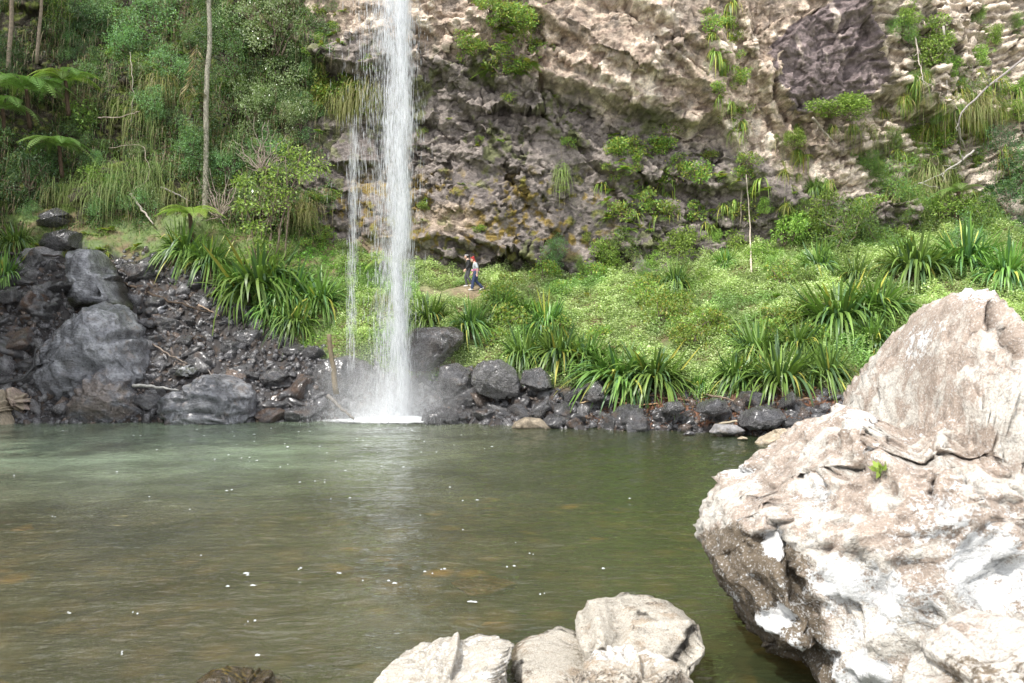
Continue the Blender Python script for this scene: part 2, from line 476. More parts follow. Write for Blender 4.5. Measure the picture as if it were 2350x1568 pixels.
def cliff_surface(px, z):
    Y0 = cliff_base(px, z); x = (px - CX) / F * Y0
    pv = CY - (z - H) * F / Y0
    q3 = np.stack([x, z, Y0 * .2], 1)
    wx = 60 * fbm(q3 * .25, 3, 31); wy = 16 * fbm(q3 * .7 + 5, 3, 33)
    out = np.zeros_like(px)
    for pts, A, Lh in LEDGES:
        xs = [p[0] for p in pts]; ys = [p[1] for p in pts]
        yl = np.interp(px + wx * .2, xs, ys) + wy * .7
        s = (yl - pv) / 45.0
        wn = smooth(xs[0] - 70, xs[0] + 40, px) * smooth(xs[-1] + 70, xs[-1] - 40, px)
        A = A * (1 + .5 * fbm(q3 * .8 + 11, 2, 35))
        up = np.exp(-np.maximum(s, 0) / Lh) * smooth(-.55, .10, s)
        dn = -.45 * np.exp(np.minimum(s, 0) / (Lh * .5 + .4)) * smooth(.10, -.55, s)
        out += A * wn * (up + dn)
    for pts, A, wd in RIDGES:
        d = polydist(px + wx * .1, pv + wy * .4, pts)
        out += A * np.maximum(0, 1 - d / wd) ** .8
    jag = 14 * facet2(x * 1.6, z * 1.1, 97, .3) + 8 * fbm(q3 * 3.1, 3, 98); slab = inpoly(px + wy * .5 + jag * 1.6, pv + wy * .5 - jag, SLAB); sl2 = inpoly(px + wy * .3, pv + wy * .3, SLAB2); sl3 = inpoly(px + wy * .3, pv + wy * .4, SLAB3)
    calm = np.where(slab, .5, np.where(sl2 | sl3, .15, 1.0))
    # the strata dip to the right on the upper wall and lie flat on the far right
    dip = np.interp(px, [700, 1100, 1700, 2000, 2400], [.55, .66, .72, .32, .12])
    u = x * np.cos(dip) - z * np.sin(dip); v = x * np.sin(dip) + z * np.cos(dip)
    w1 = .35 * fbm(q3 * 1.2, 3, 41); w2 = .3 * fbm(q3 * 1.2 + 31, 3, 42)
    right = smooth(1800, 2050, px)
    rough = calm * np.interp(px, [-300, 300, 700, 950], [.7, .7, .9, 1.0]) * (.42 + .75 * smooth(-.22, .28, fbm(q3 * .42 + 21, 3, 57)))
    out += rough * (1.5 * facet2(u * .15 + w1 * .2, v * .26 + w2 * .2, 51, .9, .6) + .52 * facet2(u * .62 + w1 * .3, v * .85 + w2 * .3, 52, .9, .55) + .08 * facet2(u * 1.7 + w1 * .8, v * 2.2 + w2 * .8, 53, 1.0, .6))
    out += rough * (.03 * ridged(np.stack([u * .8, v * 3.2, Y0], 1), 4, 63) * (1 + 3.5 * right))
    out += calm * .5 * fbm(q3 * .22 + 3, 2, 65)
    out += np.where(slab, .06 * ridged(np.stack([u * .35, v * 2.6, Y0], 1), 4, 71) + .10 * facet2(u * .5, v * 1.3, 72), 0)
    out += np.where(sl2 | sl3, .2, 0)
    gm_ = smooth(.0, .35, fbm(q3 * .45 + 50, 3, 75)) * smooth(850, 1000, px)
    gv_ = np.abs(((v * .62 + .35 * fbm(np.stack([u * .35, v * .8, Y0 * 0], 1), 3, 76)) % 1) - .5)
    out -= gm_ * calm * .38 * np.exp(-(gv_ / .055) ** 2)
    gv_ = np.abs(((u * .33 + .5 * fbm(np.stack([u * .5, v * .4, Y0 * 0], 1), 3, 78)) % 1) - .5)
    out -= gm_[::-1] * calm * .28 * np.exp(-(gv_ / .03) ** 2)
    strat = right * calm * .30 * (np.abs(((v * 2.3 + .8 * fbm(q3 * .6, 3, 73)) % 1) - .5) * 2 - .5)
    out += strat
    qd = np.stack([x, z, Y0 - out], 1); return Y0 - out, Y0, pv, out, fbm(q3 * .5 + 77, 4, 81), fbm(qd * 2.2 + 7, 4, 82), slab, sl2 | sl3

def build_cliff():
    global CLpx, CLpv, CLY, CLz
    px = np.concatenate([np.arange(-2600, -80, 35), np.arange(-80, 2430, 3.0), np.arange(2430, 4200, 40)])
    z = np.concatenate([np.arange(2.5, 8, .06), np.arange(8, 20.5, .046), np.arange(20.5, 22.5, .068), np.arange(22.5, 37, .35)])
    A, B = np.meshgrid(px, z, indexing='ij'); a = A.ravel(); b = B.ravel()
    Y, Y0, pv, out, n1, n2, slab, sl = cliff_surface(a, b)
    lim = np.interp(a, [-2600, -700, 0, 600, 1200, 2400, 4200], [31, 33, 31, 30, 29, 29, 28]) + 1.5 * n1
    over = np.maximum(0, b - lim)
    Y = Y + over * 1.2
    X = (a - CX) / F * Y0
    V = np.stack([X, Y, np.minimum(b, lim + over * .15)], 1)
    # fine breakage goes along the true surface normal, so that undersides of ledges break up too
    G3_ = V.reshape(A.shape + (3,)); du = np.gradient(G3_, axis=0); dv = np.gradient(G3_, axis=1)
    for _ in range(3):
        for ax in (0, 1):
            du = .5 * du + .25 * (np.roll(du, 1, ax) + np.roll(du, -1, ax)); dv = .5 * dv + .25 * (np.roll(dv, 1, ax) + np.roll(dv, -1, ax))
    nn = norm(np.cross(du, dv)).reshape(-1, 3); nn *= np.where(nn[:, 1:2] > 0, -1, 1)
    vis = (a > -100) & (a < 2430) & (b < 22)
    p3 = V[vis]; wq = .25 * np.stack([fbm(p3 * 1.1 + k_ * 13, 3, 160 + k_) for k_ in range(3)], 1)
    cm = np.where(slab | sl, .45, np.interp(a, [-300, 300, 700, 950], [.7, .7, .9, 1.0]))[vis] * (.5 + .7 * smooth(-.22, .28, fbm(np.stack([X, b, Y0 * .2], 1)[vis] * .42 + 21, 3, 57)))
    dsp = cm * (.20 * facet3((p3 + wq) * np.array([1.4, 1.4, 2.0]), 153, 1.0) + .085 * facet3((p3 + wq) * np.array([3.9, 3.9, 5.0]), 154, 1.0) + .08 * fbm(p3 * 1.7, 5, 161))
    V[vis] += nn[vis] * dsp[:, None]; Y = V[:, 1].copy()
    CLpx = px; CLY = Y.reshape(A.shape); CLz = V[:, 2].reshape(A.shape)
    CLpv = CY - (CLz - H) * F / CLY
    # ---- rock colours
    tan = np.array([.53, .42, .325]); pale = np.array([.78, .675, .55]); grey = np.array([.245, .21, .185]); dark = np.array([.10, .085, .078])
    purple = np.array([.19, .15, .145]); strata = np.array([.56, .48, .39]); soil = np.array([.05, .042, .028]); moss = np.array([.24, .165, .03]); gmoss = np.array([.15, .18, .04])
    ff = lambda m: np.asarray(m, float)[:, None]
    line = np.interp(a, [700, 950, 1150, 1250, 1336, 1405, 1492, 1577, 1691, 1780, 1860, 2000, 2400], [60, 110, 150, 190, 205, 235, 262, 300, 330, 380, 440, 420, 400])
    up = smooth(-35, 35, line - pv + 40 * n1 + 25 * n2)
    c = grey + (tan - grey) * ff(up)
    hi = smooth(.05, .55, n1 * .6 + n2 * .7 + .25 * smooth(70, 10, np.abs(line - 35 - pv)) * smooth(1250, 1350, a)) * up
    c = c + (pale - c) * ff(hi)
    dk = smooth(.12, .5, -n1 * .8 + n2 * .6 + .0012 * (pv - line).clip(0, 300) * 1.0) * (1 - up * .25)
    c = c + (dark - c) * ff(dk * .85)
    c = c + (np.array([.21, .15, .12]) - c) * ff(smooth(.2, .5, -n2 + .2) * up * .6)
    st_ = smooth(.08, .38, fbm(np.stack([X * .55 + 3, b * .16, Y * .5], 1), 4, 93) + .25 * n2)
    c = c + (np.array([.13, .11, .10]) - c) * ff(st_ * (.75 - .35 * up))
    rt = smooth(1830, 2060, a + 40 * n1) * smooth(520, 430, pv)
    c = c + (strata - c) * ff(rt * .75)
    c = np.where(slab[:, None], purple * (1 + .5 * n2[:, None]) + ff(smooth(.28, .5, fbm(np.stack([X * 1.6 + .5 * b, b * .22, Y0 * 0], 1), 3, 91))) * np.array([.34, .29, .24]), c)
    c = np.where(sl[:, None], np.array([.20, .17, .155]) * (1 + .3 * n2[:, None]), c)
    ms = smooth(.05, .4, n2 + .5 * n1) * smooth(370, 430, pv) * smooth(620, 560, pv) * smooth(700, 800, a) * smooth(1460, 1330, a)
    c = c + (moss - c) * ff(ms * .85)
    so = smooth(60, 20, np.hypot((a - 1030) * .6, (pv - 505) * 1.3) + 20 * n2)
    c = c + (np.array([.42, .33, .25]) - c) * ff(so)
    so = smooth(60, 25, np.hypot((a - 850) * .7, (pv - 590)) + 20 * n2)
    c = c + (np.array([.36, .27, .19]) - c) * ff(so)
    left = smooth(760, 640, a + 60 * n2)
    lc = soil + (gmoss - soil) * ff(smooth(.0, .4, n2)) + (np.array([.20, .15, .11]) - soil) * ff(smooth(.25, .5, n1))
    c = c + (lc - c) * ff(left)
    gm = smooth(.2, .5, -n1 + n2) * (1 - up) * .5 * (1 - left)
    c = c + (gmoss - c) * ff(gm)
    idx = np.arange(len(V)).reshape(A.shape)
    Q = np.stack([idx[:-1, :-1], idx[1:, :-1], idx[1:, 1:], idx[:-1, 1:]], -1).reshape(-1, 4)
    m = attrmat('cliff_rock', .82, .3, 2.6, 1.0, .16, .5, wet=(.5, .92), space='World', pointy=1.0)
    o = obj('cliff', mesh('cliff', V, Q, c, False), m); tag(o, kind='structure')
    # flat-topped plateau behind the rim closes the sheet
build_cliff()

def cliff_hit(px, py, off=0.0):
    i = int(np.clip(np.searchsorted(CLpx, px), 0, len(CLpx) - 1))
    k = int(np.argmax(CLpv[i] <= py))
    return P(px, py, CLY[i, k] - off)

def land_hit(px, py, off=0.0):
    """whichever of ground and cliff the eye meets first"""
    g = ground_hit(px, py); c = cliff_hit(px, py)
    r = g if g[1] < c[1] else c
    return P(px, py, r[1] - off)

# ------------------------------------------------------------------ pool
def build_pool():
    # bed
    px = np.linspace(-75, 62, 260); py = np.linspace(-6, 36, 160)
    A, B = np.meshgrid(px, py, indexing='ij'); a = A.ravel(); b = B.ravel()
    q = np.stack([a, b, 0 * a], 1)
    z = -1.05 - .9 * smooth(17, 26, b + .25 * a) - .5 * smooth(-6, -22, a) + .2 * fbm(q * .25, 3, 7) + .12 * fbm(q * 1.2, 3, 8)
    idx = np.arange(len(a)).reshape(A.shape)
    Q = np.stack([idx[:-1, :-1], idx[1:, :-1], idx[1:, 1:], idx[:-1, 1:]], -1).reshape(-1, 4)
    m, nt, ns, ln = newmat('pool_bed_stones')
    v = N(nt, 'ShaderNodeNewGeometry').outputs['Position']
    vo = N(nt, 'ShaderNodeTexVoronoi', i_Scale=1.6); ln.new(v, vo.inputs['Vector'])
    n1 = noise(nt, v, .5, 5)
    c = ramp(nt, vo.outputs['Color'], [(.1, (.08, .065, .045)), (.55, (.15, .11, .065)), (.8, (.20, .15, .08)), (.93, (.50, .28, .07))])
    c = mix(nt, ramp(nt, vo.outputs['Distance'], [(.25, 0), (.6, .85)]), c, (.05, .045, .03))
    c = mix(nt, ramp(nt, n1, [(.4, 0), (.65, .7)]), c, (.06, .065, .04))
    b_ = N(nt, 'ShaderNodeBsdfDiffuse'); ln.new(c, b_.inputs[0]); o_ = N(nt, 'ShaderNodeOutputMaterial'); ln.new(b_.outputs[0], o_.inputs[0])
    o = obj('pool_bed', mesh('pool_bed', np.stack([a, b, z], 1), Q, None, True), m); tag(o, kind='structure')
    # surface: real ripples, finer towards the camera
    px = np.concatenate([np.linspace(-2600, -300, 120)[:-1], np.linspace(-300, 2650, 560), np.linspace(2650, 4200, 60)[1:]]); yy = np.concatenate([np.geomspace(1.5, 5.5, 40)[:-1], np.geomspace(5.5, 36, 700)])
    A, B = np.meshgrid(px, yy, indexing='ij'); b = B.ravel(); a = ((A - CX) / F * B).ravel()
    fall = np.array([P(895, 965, 32.0)[0], 32.0])
    r = np.hypot(a - fall[0], b - fall[1])
    q = np.stack([a, b, 0 * a], 1)
    z = .028 * fbm(q * [.9, 1.9, 1], 3, 101) + .02 * np.sin(r * 5.2 + 2.5 * fbm(q * .5, 2, 103)) * np.exp(-r / 16) + .016 * fbm(q * [2.4, 5.5, 1], 3, 105) * (b < 26)
    z *= .75 + .5 * smooth(-.3, .3, fbm(q * .3, 2, 107))
    z += .05 * np.exp(-(r / 1.6) ** 2) + .06 * fbm(q * 4, 3, 109) * np.exp(-(r / 2.0) ** 2)
    for (sx, sy, sh) in ((910, 1165, .045), (810, 1193, .03)):   # water humping over a sunken stone
        Yc = H * F / (sy - CY); xc = (sx - CX) / F * Yc
        z += sh * np.exp(-(((a - xc) / .55) ** 2 + ((b - Yc) / .4) ** 2))
    idx = np.arange(len(a)).reshape(A.shape)
    Q = np.stack([idx[:-1, :-1], idx[1:, :-1], idx[1:, 1:], idx[:-1, 1:]], -1).reshape(-1, 4)
    m, nt, ns, ln = newmat('pool_water')
    geo = N(nt, 'ShaderNodeNewGeometry'); v = geo.outputs['Position']
    s1 = stretch(nt, v, (.9, 2.0, 1)); s2 = stretch(nt, v, (2.2, 4.8, 1))
    h = mix(nt, .4, noise(nt, s1, 2.3, 4, .55, .4), noise(nt, s2, 3.0, 3, .5, .3))
    bp = N(nt, 'ShaderNodeBump', i_Strength=1.0, i_Distance=.055); ln.new(h, bp.inputs['Height'])
    # murk: green in the deep far left, brown near
    sx = N(nt, 'ShaderNodeSeparateXYZ'); ln.new(v, sx.inputs[0])
    far = N(nt, 'ShaderNodeMapRange', i_1=14.0, i_2=21.0); ln.new(sx.outputs[1], far.inputs[0])
    lft = N(nt, 'ShaderNodeMapRange', i_1=2.0, i_2=-7.0); ln.new(sx.outputs[0], lft.inputs[0])
    mm = N(nt, 'ShaderNodeMath', operation='MULTIPLY'); ln.new(far.outputs[0], mm.inputs[0]); ln.new(lft.outputs[0], mm.inputs[1])
    murk = mix(nt, mm.outputs[0], (.22, .22, .14), (.20, .25, .17))
    nb = noise(nt, v, .35, 4); murk = mix(nt, ramp(nt, nb, [(.4, 0), (.7, .8)]), murk, (.055, .06, .04))
    rgt = N(nt, 'ShaderNodeMapRange', i_1=-2.5, i_2=2.5, i_4=.88); ln.new(sx.outputs[0], rgt.inputs[0]); murk = mix(nt, rgt.outputs[0], murk, (.070, .110, .044))
    d = N(nt, 'ShaderNodeBsdfDiffuse'); ln.new(murk, d.inputs[0])
    t = N(nt, 'ShaderNodeBsdfTransparent', i_Color=(.82, .76, .55, 1))
    f0 = N(nt, 'ShaderNodeMapRange', i_3=.27, i_4=.85); ln.new(mm.outputs[0], f0.inputs[0])
    x1 = N(nt, 'ShaderNodeMixShader'); ln.new(f0.outputs[0], x1.inputs[0]); ln.new(t.outputs[0], x1.inputs[1]); ln.new(d.outputs[0], x1.inputs[2])
    g = N(nt, 'ShaderNodeBsdfGlossy', i_Roughness=.03, i_Color=(1, 1, 1, 1)); ln.new(bp.outputs[0], g.inputs['Normal'])
    fr = N(nt, 'ShaderNodeFresnel', i_IOR=1.4); ln.new(bp.outputs[0], fr.inputs['Normal'])
    x2 = N(nt, 'ShaderNodeMixShader'); ln.new(fr.outputs[0], x2.inputs[0]); ln.new(x1.outputs[0], x2.inputs[1]); ln.new(g.outputs[0], x2.inputs[2])
    o_ = N(nt, 'ShaderNodeOutputMaterial'); ln.new(x2.outputs[0], o_.inputs[0])
    o = obj('water', mesh('water', np.stack([a, b, z], 1), Q, None, True), m); tag(o, kind='structure')
build_pool()
# ================================================================== ROCKS
def ico(sub):
    bm = bmesh.new(); bmesh.ops.create_icosphere(bm, subdivisions=sub, radius=1)
    V = np.array([v.co[:] for v in bm.verts]); T = np.array([[v.index for v in f.verts] for f in bm.faces]); bm.free()
    return norm(V), T
ICO = {k: ico(k) for k in (3, 4, 5, 6, 7)}

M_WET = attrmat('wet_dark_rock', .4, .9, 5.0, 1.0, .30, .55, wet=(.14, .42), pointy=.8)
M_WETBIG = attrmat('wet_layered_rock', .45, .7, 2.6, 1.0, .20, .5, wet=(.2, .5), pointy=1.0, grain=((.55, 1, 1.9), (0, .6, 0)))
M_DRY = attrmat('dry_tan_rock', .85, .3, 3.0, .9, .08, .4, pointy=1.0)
DARK = np.array([.078, .075, .078]); RUST = np.array([.135, .098, .076]); TANR = np.array([.36, .30, .22]); GREYR = np.array([.14, .135, .135])

def rock_mesh(name, seed, sub=4, planes=11, rough=.05, cols=(DARK, GREYR, RUST)):
    r = np.random.default_rng(seed)
    D, T = ICO[sub]
    n = norm(r.normal(size=(planes, 3))); d = r.uniform(.62, 1.0, planes)
    dots = D @ n.T
    rr = np.where(dots > .05, d / np.maximum(dots, .05), 9.0)
    k = 34.0
    R = -np.log(np.exp(-k * rr).sum(1)) / k
    R = np.clip(R, .35, 1.25)
    V = D * R[:, None] * r.uniform(.75, 1.25, 3)
    V = V + D * (rough * (fbm(D * 1.7 + seed, 4, seed) + 1.6 * facet3(D * 2.2 + seed, seed, 1.2) + .9 * facet3(D * 5 + seed, seed + 3, 1.2))[:, None])
    n1 = fbm(V * 1.5 + seed * 3, 3, seed + 2)
    c = cols[0] + (cols[1] - cols[0]) * smooth(-.2, .4, n1)[:, None]
    c = c + (cols[2] - c) * (smooth(.25, .5, fbm(V * 1.1 + seed * 5, 3, seed + 4)) * .8)[:, None]
    return mesh(name, V, T, c, False)

ROCKS = [rock_mesh('rock', 100 + i, 4) for i in range(12)]
RUSTY = [rock_mesh('rock', 200 + i, 4, cols=(np.array([.12, .075, .05]), DARK * 1.3, np.array([.17, .09, .05]))) for i in range(4)]
PALER = [rock_mesh('rock', 300 + i, 4, cols=(GREYR * 1.6, GREYR * 2.2, np.array([.2, .15, .12]))) for i in range(4)]

# ---- rubble too fine to count, in one sheet of stones
def build_rubble():
    D, T = ICO[3]
    rg = np.random.default_rng(77); g = Geo()
    bm = bmesh.new(); bmesh.ops.create_icosphere(bm, subdivisions=1, radius=1)
    sv = np.array([v.co[:] for v in bm.verts]); st = np.array([[v.index for v in f.verts] for f in bm.faces]); bm.free()
    n = 16500
    px = rg.uniform(-420, 2100, n); py = rg.uniform(575, 1012, n)
    tl = talus_top(px); keep = py > tl + rg.normal(0, 14, n); px, py = px[keep], py[keep]
    zz, _ = ground_full(np.zeros(1), np.full(1, 30.0))
    Yg = np.linspace(22, 42, 260)
    for a in np.arange(-420, 2100, 8.0):
        m = (px >= a) & (px < a + 8)
        if not m.any(): continue
        z, _ = ground_full(np.full(260, a + 4), Yg); pv = CY - (z - H) * F / Yg
        pvm = np.minimum.accumulate(pv)
        Y = np.interp(-py[m], -pvm, Yg)
        for x_, y_, Y_ in zip(px[m], py[m], Y):
            p = P(x_, y_, Y_)
            if p[2] < -.1: continue
            s = rg.lognormal(-2.35, .5)
            A = rg.normal(size=(3, 3)); q, _r = np.linalg.qr(A)
            v = sv * (1 + .55 * rg.uniform(-1, .6, (len(sv), 1))) * (s * rg.uniform(.35, 1.35, 3))
            cc = DARK * rg.uniform(.7, 1.6); u = rg.random()
            if u < .16: cc = RUST * rg.uniform(.5, 1.2)
            elif u < .28: cc = GREYR * rg.uniform(.9, 1.7)
            g.add(v @ q.T + p, T=st, C=cc)
    o = obj('rubble', g.build('rubble'), M_WET); tag(o, 'loose dark wet rubble lying between the rocks along the pool edge', 'rubble', kind='stuff')
build_rubble()

# ---- rocks one can count
def scatter_rocks(n, region, size, label, group, pools, seed, squash=.7):
    rg = np.random.default_rng(seed); k = 0; tries = 0
    while k < n and tries < n * 30:
        tries += 1
        px, py, s = region(rg)
        if any(inpoly(np.array([px]), np.array([py]), b)[0] for b in BIGPOLY): continue
        p = ground_hit(px, py)
        me = pools[rg.integers(len(pools))]
        o = bpy.data.objects.new('rock', me); COL.objects.link(o)
        r = size[0] * (size[1] / size[0]) ** (rg.random() ** 1.7) * s
        o.location = (p[0], p[1] + r * .25, max(p[2], 0.0) + r * .12); o.scale = (r * rg.uniform(.9, 1.35), r * rg.uniform(.8, 1.2), r * rg.uniform(.6, 1.0))
        o.rotation_euler = (rg.uniform(-.5, .5), rg.uniform(-.5, .5), rg.uniform(0, 6.3))
        tag(o, label, 'rock', group); k += 1

def poly_boulder(name, poly, Y, ry, mat, seed, sub=6, cols=(DARK, GREYR, RUST), label='', strata=(0, 0), lump=.11, p=.55, cracks=(), cat='boulder', fcell=.8, chip=.065, wet_line=None, colfn=None, back=None, lean=0.0, group=None, smooth_=False, kind_name='boulder', pl=(13, 1.1, .70, .93)):
    """a free-standing stone whose outline from the pool's near side is the given polygon"""
    poly = np.asarray(poly, float)
    W = np.stack([(poly[:, 0] - CX) / F * Y, H - (poly[:, 1] - CY) / F * Y], 1)
    c = .5 * (W.min(0) + W.max(0)); W = W - c
    th = np.arctan2(W[:, 1], W[:, 0]); rr = np.hypot(W[:, 0], W[:, 1])
    # resample outline by angle
    m = 720; tt = np.linspace(-math.pi, math.pi, m, endpoint=False); R = np.zeros(m)
    Wn = np.roll(W, -1, 0)
    for i, a in enumerate(tt):
        d = np.array([math.cos(a), math.sin(a)]); best = 0
        e = Wn - W; den = d[0] * e[:, 1] - d[1] * e[:, 0]
        t = (W[:, 0] * e[:, 1] - W[:, 1] * e[:, 0]) / (den + 1e-12)
        u = (W[:, 0] * d[1] - W[:, 1] * d[0]) / (den + 1e-12)
        ok = (u >= -1e-6) & (u <= 1 + 1e-6) & (t > 0)
        R[i] = t[ok].max() if ok.any() else 0
    z0 = R == 0
    if z0.any(): R[z0] = np.interp(tt[z0], tt[~z0], R[~z0])
    Rs = np.convolve(np.concatenate([R[-4:], R, R[:4]]), np.ones(9) / 9, 'valid')
    s = float(np.mean(rr)); pc = np.array([c[0] / Y * F + CX, CY - (c[1] - H) / Y * F])
    rp = np.random.default_rng(seed); K = pl[0]
    pn = norm(np.stack([rp.normal(size=K), -np.abs(rp.normal(size=K)) * pl[1] + .25 - (.9 if pl[1] > 1.3 else 0), rp.normal(size=K) * .9 + .15], 1)); pd = rp.uniform(pl[2], pl[3], K)
    def shape(Rs, sub_):
        D, T = ICO[sub_]
        a = np.arctan2(D[:, 2], D[:, 0]); r = np.interp(a, np.append(tt, math.pi), np.append(Rs, Rs[0]))
        cph = np.hypot(D[:, 0], D[:, 2]); sph = D[:, 1]
        V = np.stack([np.cos(a) * r * cph ** p, np.sign(sph) * np.abs(sph) ** .85 * ry, np.sin(a) * r * cph ** p], 1)
        for n_, d_ in zip(pn, pd):
            h = V @ n_; V = V - n_ * (np.maximum(0, h - d_ * h.max()) * .92)[:, None]
        V[:, 1] += lean * V[:, 2]
        if back is not None: V[:, 1] = np.where(V[:, 1] > 0, V[:, 1] * back, V[:, 1])
        q = V / fcell + seed * 3.17
        fade = (1 - .45 * smooth(.93, 1.0, cph))
        nd = norm(V * np.array([.9, 1, .9]))
        qw = q + .15 * np.stack([fbm(q * 1.3 + 5, 3, seed + 11), fbm(q * 1.3 + 15, 3, seed + 12), fbm(q * 1.3 + 25, 3, seed + 13)], 1)
        disp = lump * s * (.2 * fbm(q * 1.1, 4, seed) + .6 * facet3(qw * 1.0, seed + 1)) + chip * s * (facet3(qw * 2.4, seed + 2) + .45 * facet3(qw * 5.5, seed + 3) + .22 * facet3(qw * 12, seed + 4) + .3 * fbm(q * 7, 4, seed + 9))
        if strata[0]:
            v = V[:, 2] * math.cos(strata[1]) + V[:, 0] * math.sin(strata[1])
            disp += strata[0] * s * ridged(np.stack([V[:, 0] * .5, V[:, 1] * .5, v * 3.2], 1) + seed, 4, seed + 6)
        V2 = V + nd * (disp * fade)[:, None]
        pu = CX + (V[:, 0] + c[0]) / (Y + V[:, 1]) * F; pv = CY - (V[:, 2] + c[1] - H) / (Y + V[:, 1]) * F
        front = smooth(.15, -.1, sph)
        for pts, dep, wd in cracks:
            w_ = polydist(pu + 4 * fbm(q * 3, 3, 5), pv + 4 * fbm(q * 3 + 9, 3, 6), pts)
            V2 = V2 + np.array([0, 1.0, 0]) * (dep * np.exp(-(w_ / wd) ** 2) * front)[:, None]
        return V2, T, pu, pv, q, sph
    # sculpt until the outline agrees with the drawn one
    Rt = R * F / Y; Rtm = np.convolve(np.concatenate([Rt[-4:], Rt, Rt[:4]]), np.ones(9) / 9, 'valid')
    for it in range(5):
        V2 = shape(Rs, 4 if it < 2 else 5)[0]
        qx = CX + (V2[:, 0] + c[0]) / np.maximum(.5, Y + V2[:, 1]) * F - pc[0]; qy = -(CY - (V2[:, 2] + c[1] - H) / np.maximum(.5, Y + V2[:, 1]) * F - pc[1])
        an = np.arctan2(qy, qx); bn = np.clip(((an + math.pi) / (2 * math.pi) * 90).astype(int), 0, 89); mx = np.zeros(90); np.maximum.at(mx, bn, np.hypot(qx, qy))
        bt = np.array([Rtm[i * 8:(i + 1) * 8].mean() for i in range(90)])
        ra = np.clip(bt / np.maximum(mx, 1e-3), .6, 1.6); ra = np.convolve(np.concatenate([ra[-1:], ra, ra[:1]]), [.25, .5, .25], 'valid')
        Rs = Rs * np.interp(np.arange(m), np.arange(90) * 8 + 4, ra, period=720)
    V2, T, pu, pv, q, sph = shape(Rs, sub)
    for it in range(4):
        qx = CX + (V2[:, 0] + c[0]) / np.maximum(.5, Y + V2[:, 1]) * F - pc[0]; qy = -(CY - (V2[:, 2] + c[1] - H) / np.maximum(.5, Y + V2[:, 1]) * F - pc[1])
        an = np.arctan2(qy, qx); rd = np.hypot(qx, qy); bn = np.clip(((an + math.pi) / (2 * math.pi) * 72).astype(int), 0, 71); mx = np.zeros(72); np.maximum.at(mx, bn, rd)
        bt = np.array([Rtm[i * 10:(i + 1) * 10].mean() for i in range(72)])
        ra = np.clip(bt / np.maximum(mx, 1e-3), .5, 1.8); ra = np.convolve(np.concatenate([ra[-2:], ra, ra[:2]]), [.12, .22, .32, .22, .12], 'valid')
        k_ = np.interp((an + math.pi) / (2 * math.pi) * 72, np.arange(72) + .5, ra, period=72)
        k_ = 1 + (k_ - 1) * smooth(0, .5, rd / np.maximum(mx[bn], 1e-3))
        V2 = np.stack([V2[:, 0] * k_, V2[:, 1], V2[:, 2] * k_], 1)
    n1 = fbm(V2 / s * 2.2 + seed, 4, seed + 7); n2 = fbm(V2 / s * 6 + seed, 4, seed + 8)
    if colfn: col = colfn(V2, pu, pv, n1, n2, sph)
    else:
        col = cols[0] + (cols[1] - cols[0]) * smooth(-.25, .4, n1 + .5 * n2)[:, None]
        col = col + (cols[2] - col) * (smooth(.2, .55, n1 * .6 - n2 * .8) * .7)[:, None]
    o = obj(kind_name, mesh(kind_name, V2, T, col, smooth_), mat, None, (c[0], Y, c[1]))
    tag(o, label, cat, group)
    o['_pv'] = 0; del o['_pv']
    return o, V2 + np.array([c[0], Y, c[1]])

BIGPOLY = []
def big(poly, Y, ry, label, seed, **k):
    BIGPOLY.append(np.array(poly, float))
    if k.get('mat') is M_DRY: k['pl'] = (0, 1.4, .8, .95); k['chip'] = .03
    k.setdefault('lump', .05); k['lump'] = min(k['lump'], .055); k.setdefault('chip', .024 if seed < 405 else .038); k.setdefault('pl', (10, 1.2, .74, .93))
    return poly_boulder('boulder', poly, Y, ry, k.pop('mat', M_WETBIG), seed, label=label, **k)

SL = np.array([.15, .152, .166]); SL2 = np.array([.31, .312, .33]); BR = np.array([.23, .19, .165])
def upper_slab_col(V, pu, pv, n1, n2, sph):
    c = SL + (SL2 - SL) * smooth(-.2, .4, n1 + n2)[:, None]
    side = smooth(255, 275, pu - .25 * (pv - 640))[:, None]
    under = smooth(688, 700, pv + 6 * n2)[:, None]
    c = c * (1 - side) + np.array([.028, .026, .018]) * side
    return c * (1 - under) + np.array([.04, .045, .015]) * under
big([(146, 590), (160, 572), (200, 570), (232, 575), (252, 592), (270, 620), (290, 655), (312, 690), (312, 716), (270, 712), (210, 706), (160, 708), (152, 660)], 36.0, 1.3,
    'block of slate grey rock with a flat striped face perched on the largest boulder', 401, colfn=upper_slab_col, strata=(.012, 1.45), lump=.02, chip=.02, p=.26, pl=(1, 2.2, .95, .97))
big([(70, 878), (84, 800), (130, 755), (180, 712), (230, 692), (292, 700), (325, 738), (350, 800), (372, 872), (352, 902), (300, 925), (240, 945), (165, 945), (110, 935), (80, 905)], 33.6, 1.6,
    'largest dark boulder of the left bank, rounded, streaked grey with a mossy edge', 402, cols=(SL, SL2 * 1.05, BR), strata=(.05, 1.0), lump=.12, cracks=[([(190, 880), (215, 845), (262, 836), (300, 868)], .22, 8), ([(255, 780), (300, 765), (345, 790)], .18, 5), ([(120, 800), (150, 850), (210, 840)], .12, 6)])
big([(150, 935), (175, 885), (205, 858), (240, 850), (285, 868), (330, 905), (352, 945), (350, 985), (200, 985), (150, 965)], 32.2, 1.1,
    'brownish boulder at the waterline, tucked under the largest boulder', 403, cols=(BR * .75, SL, BR * 1.2), lump=.10, strata=(.03, .5))
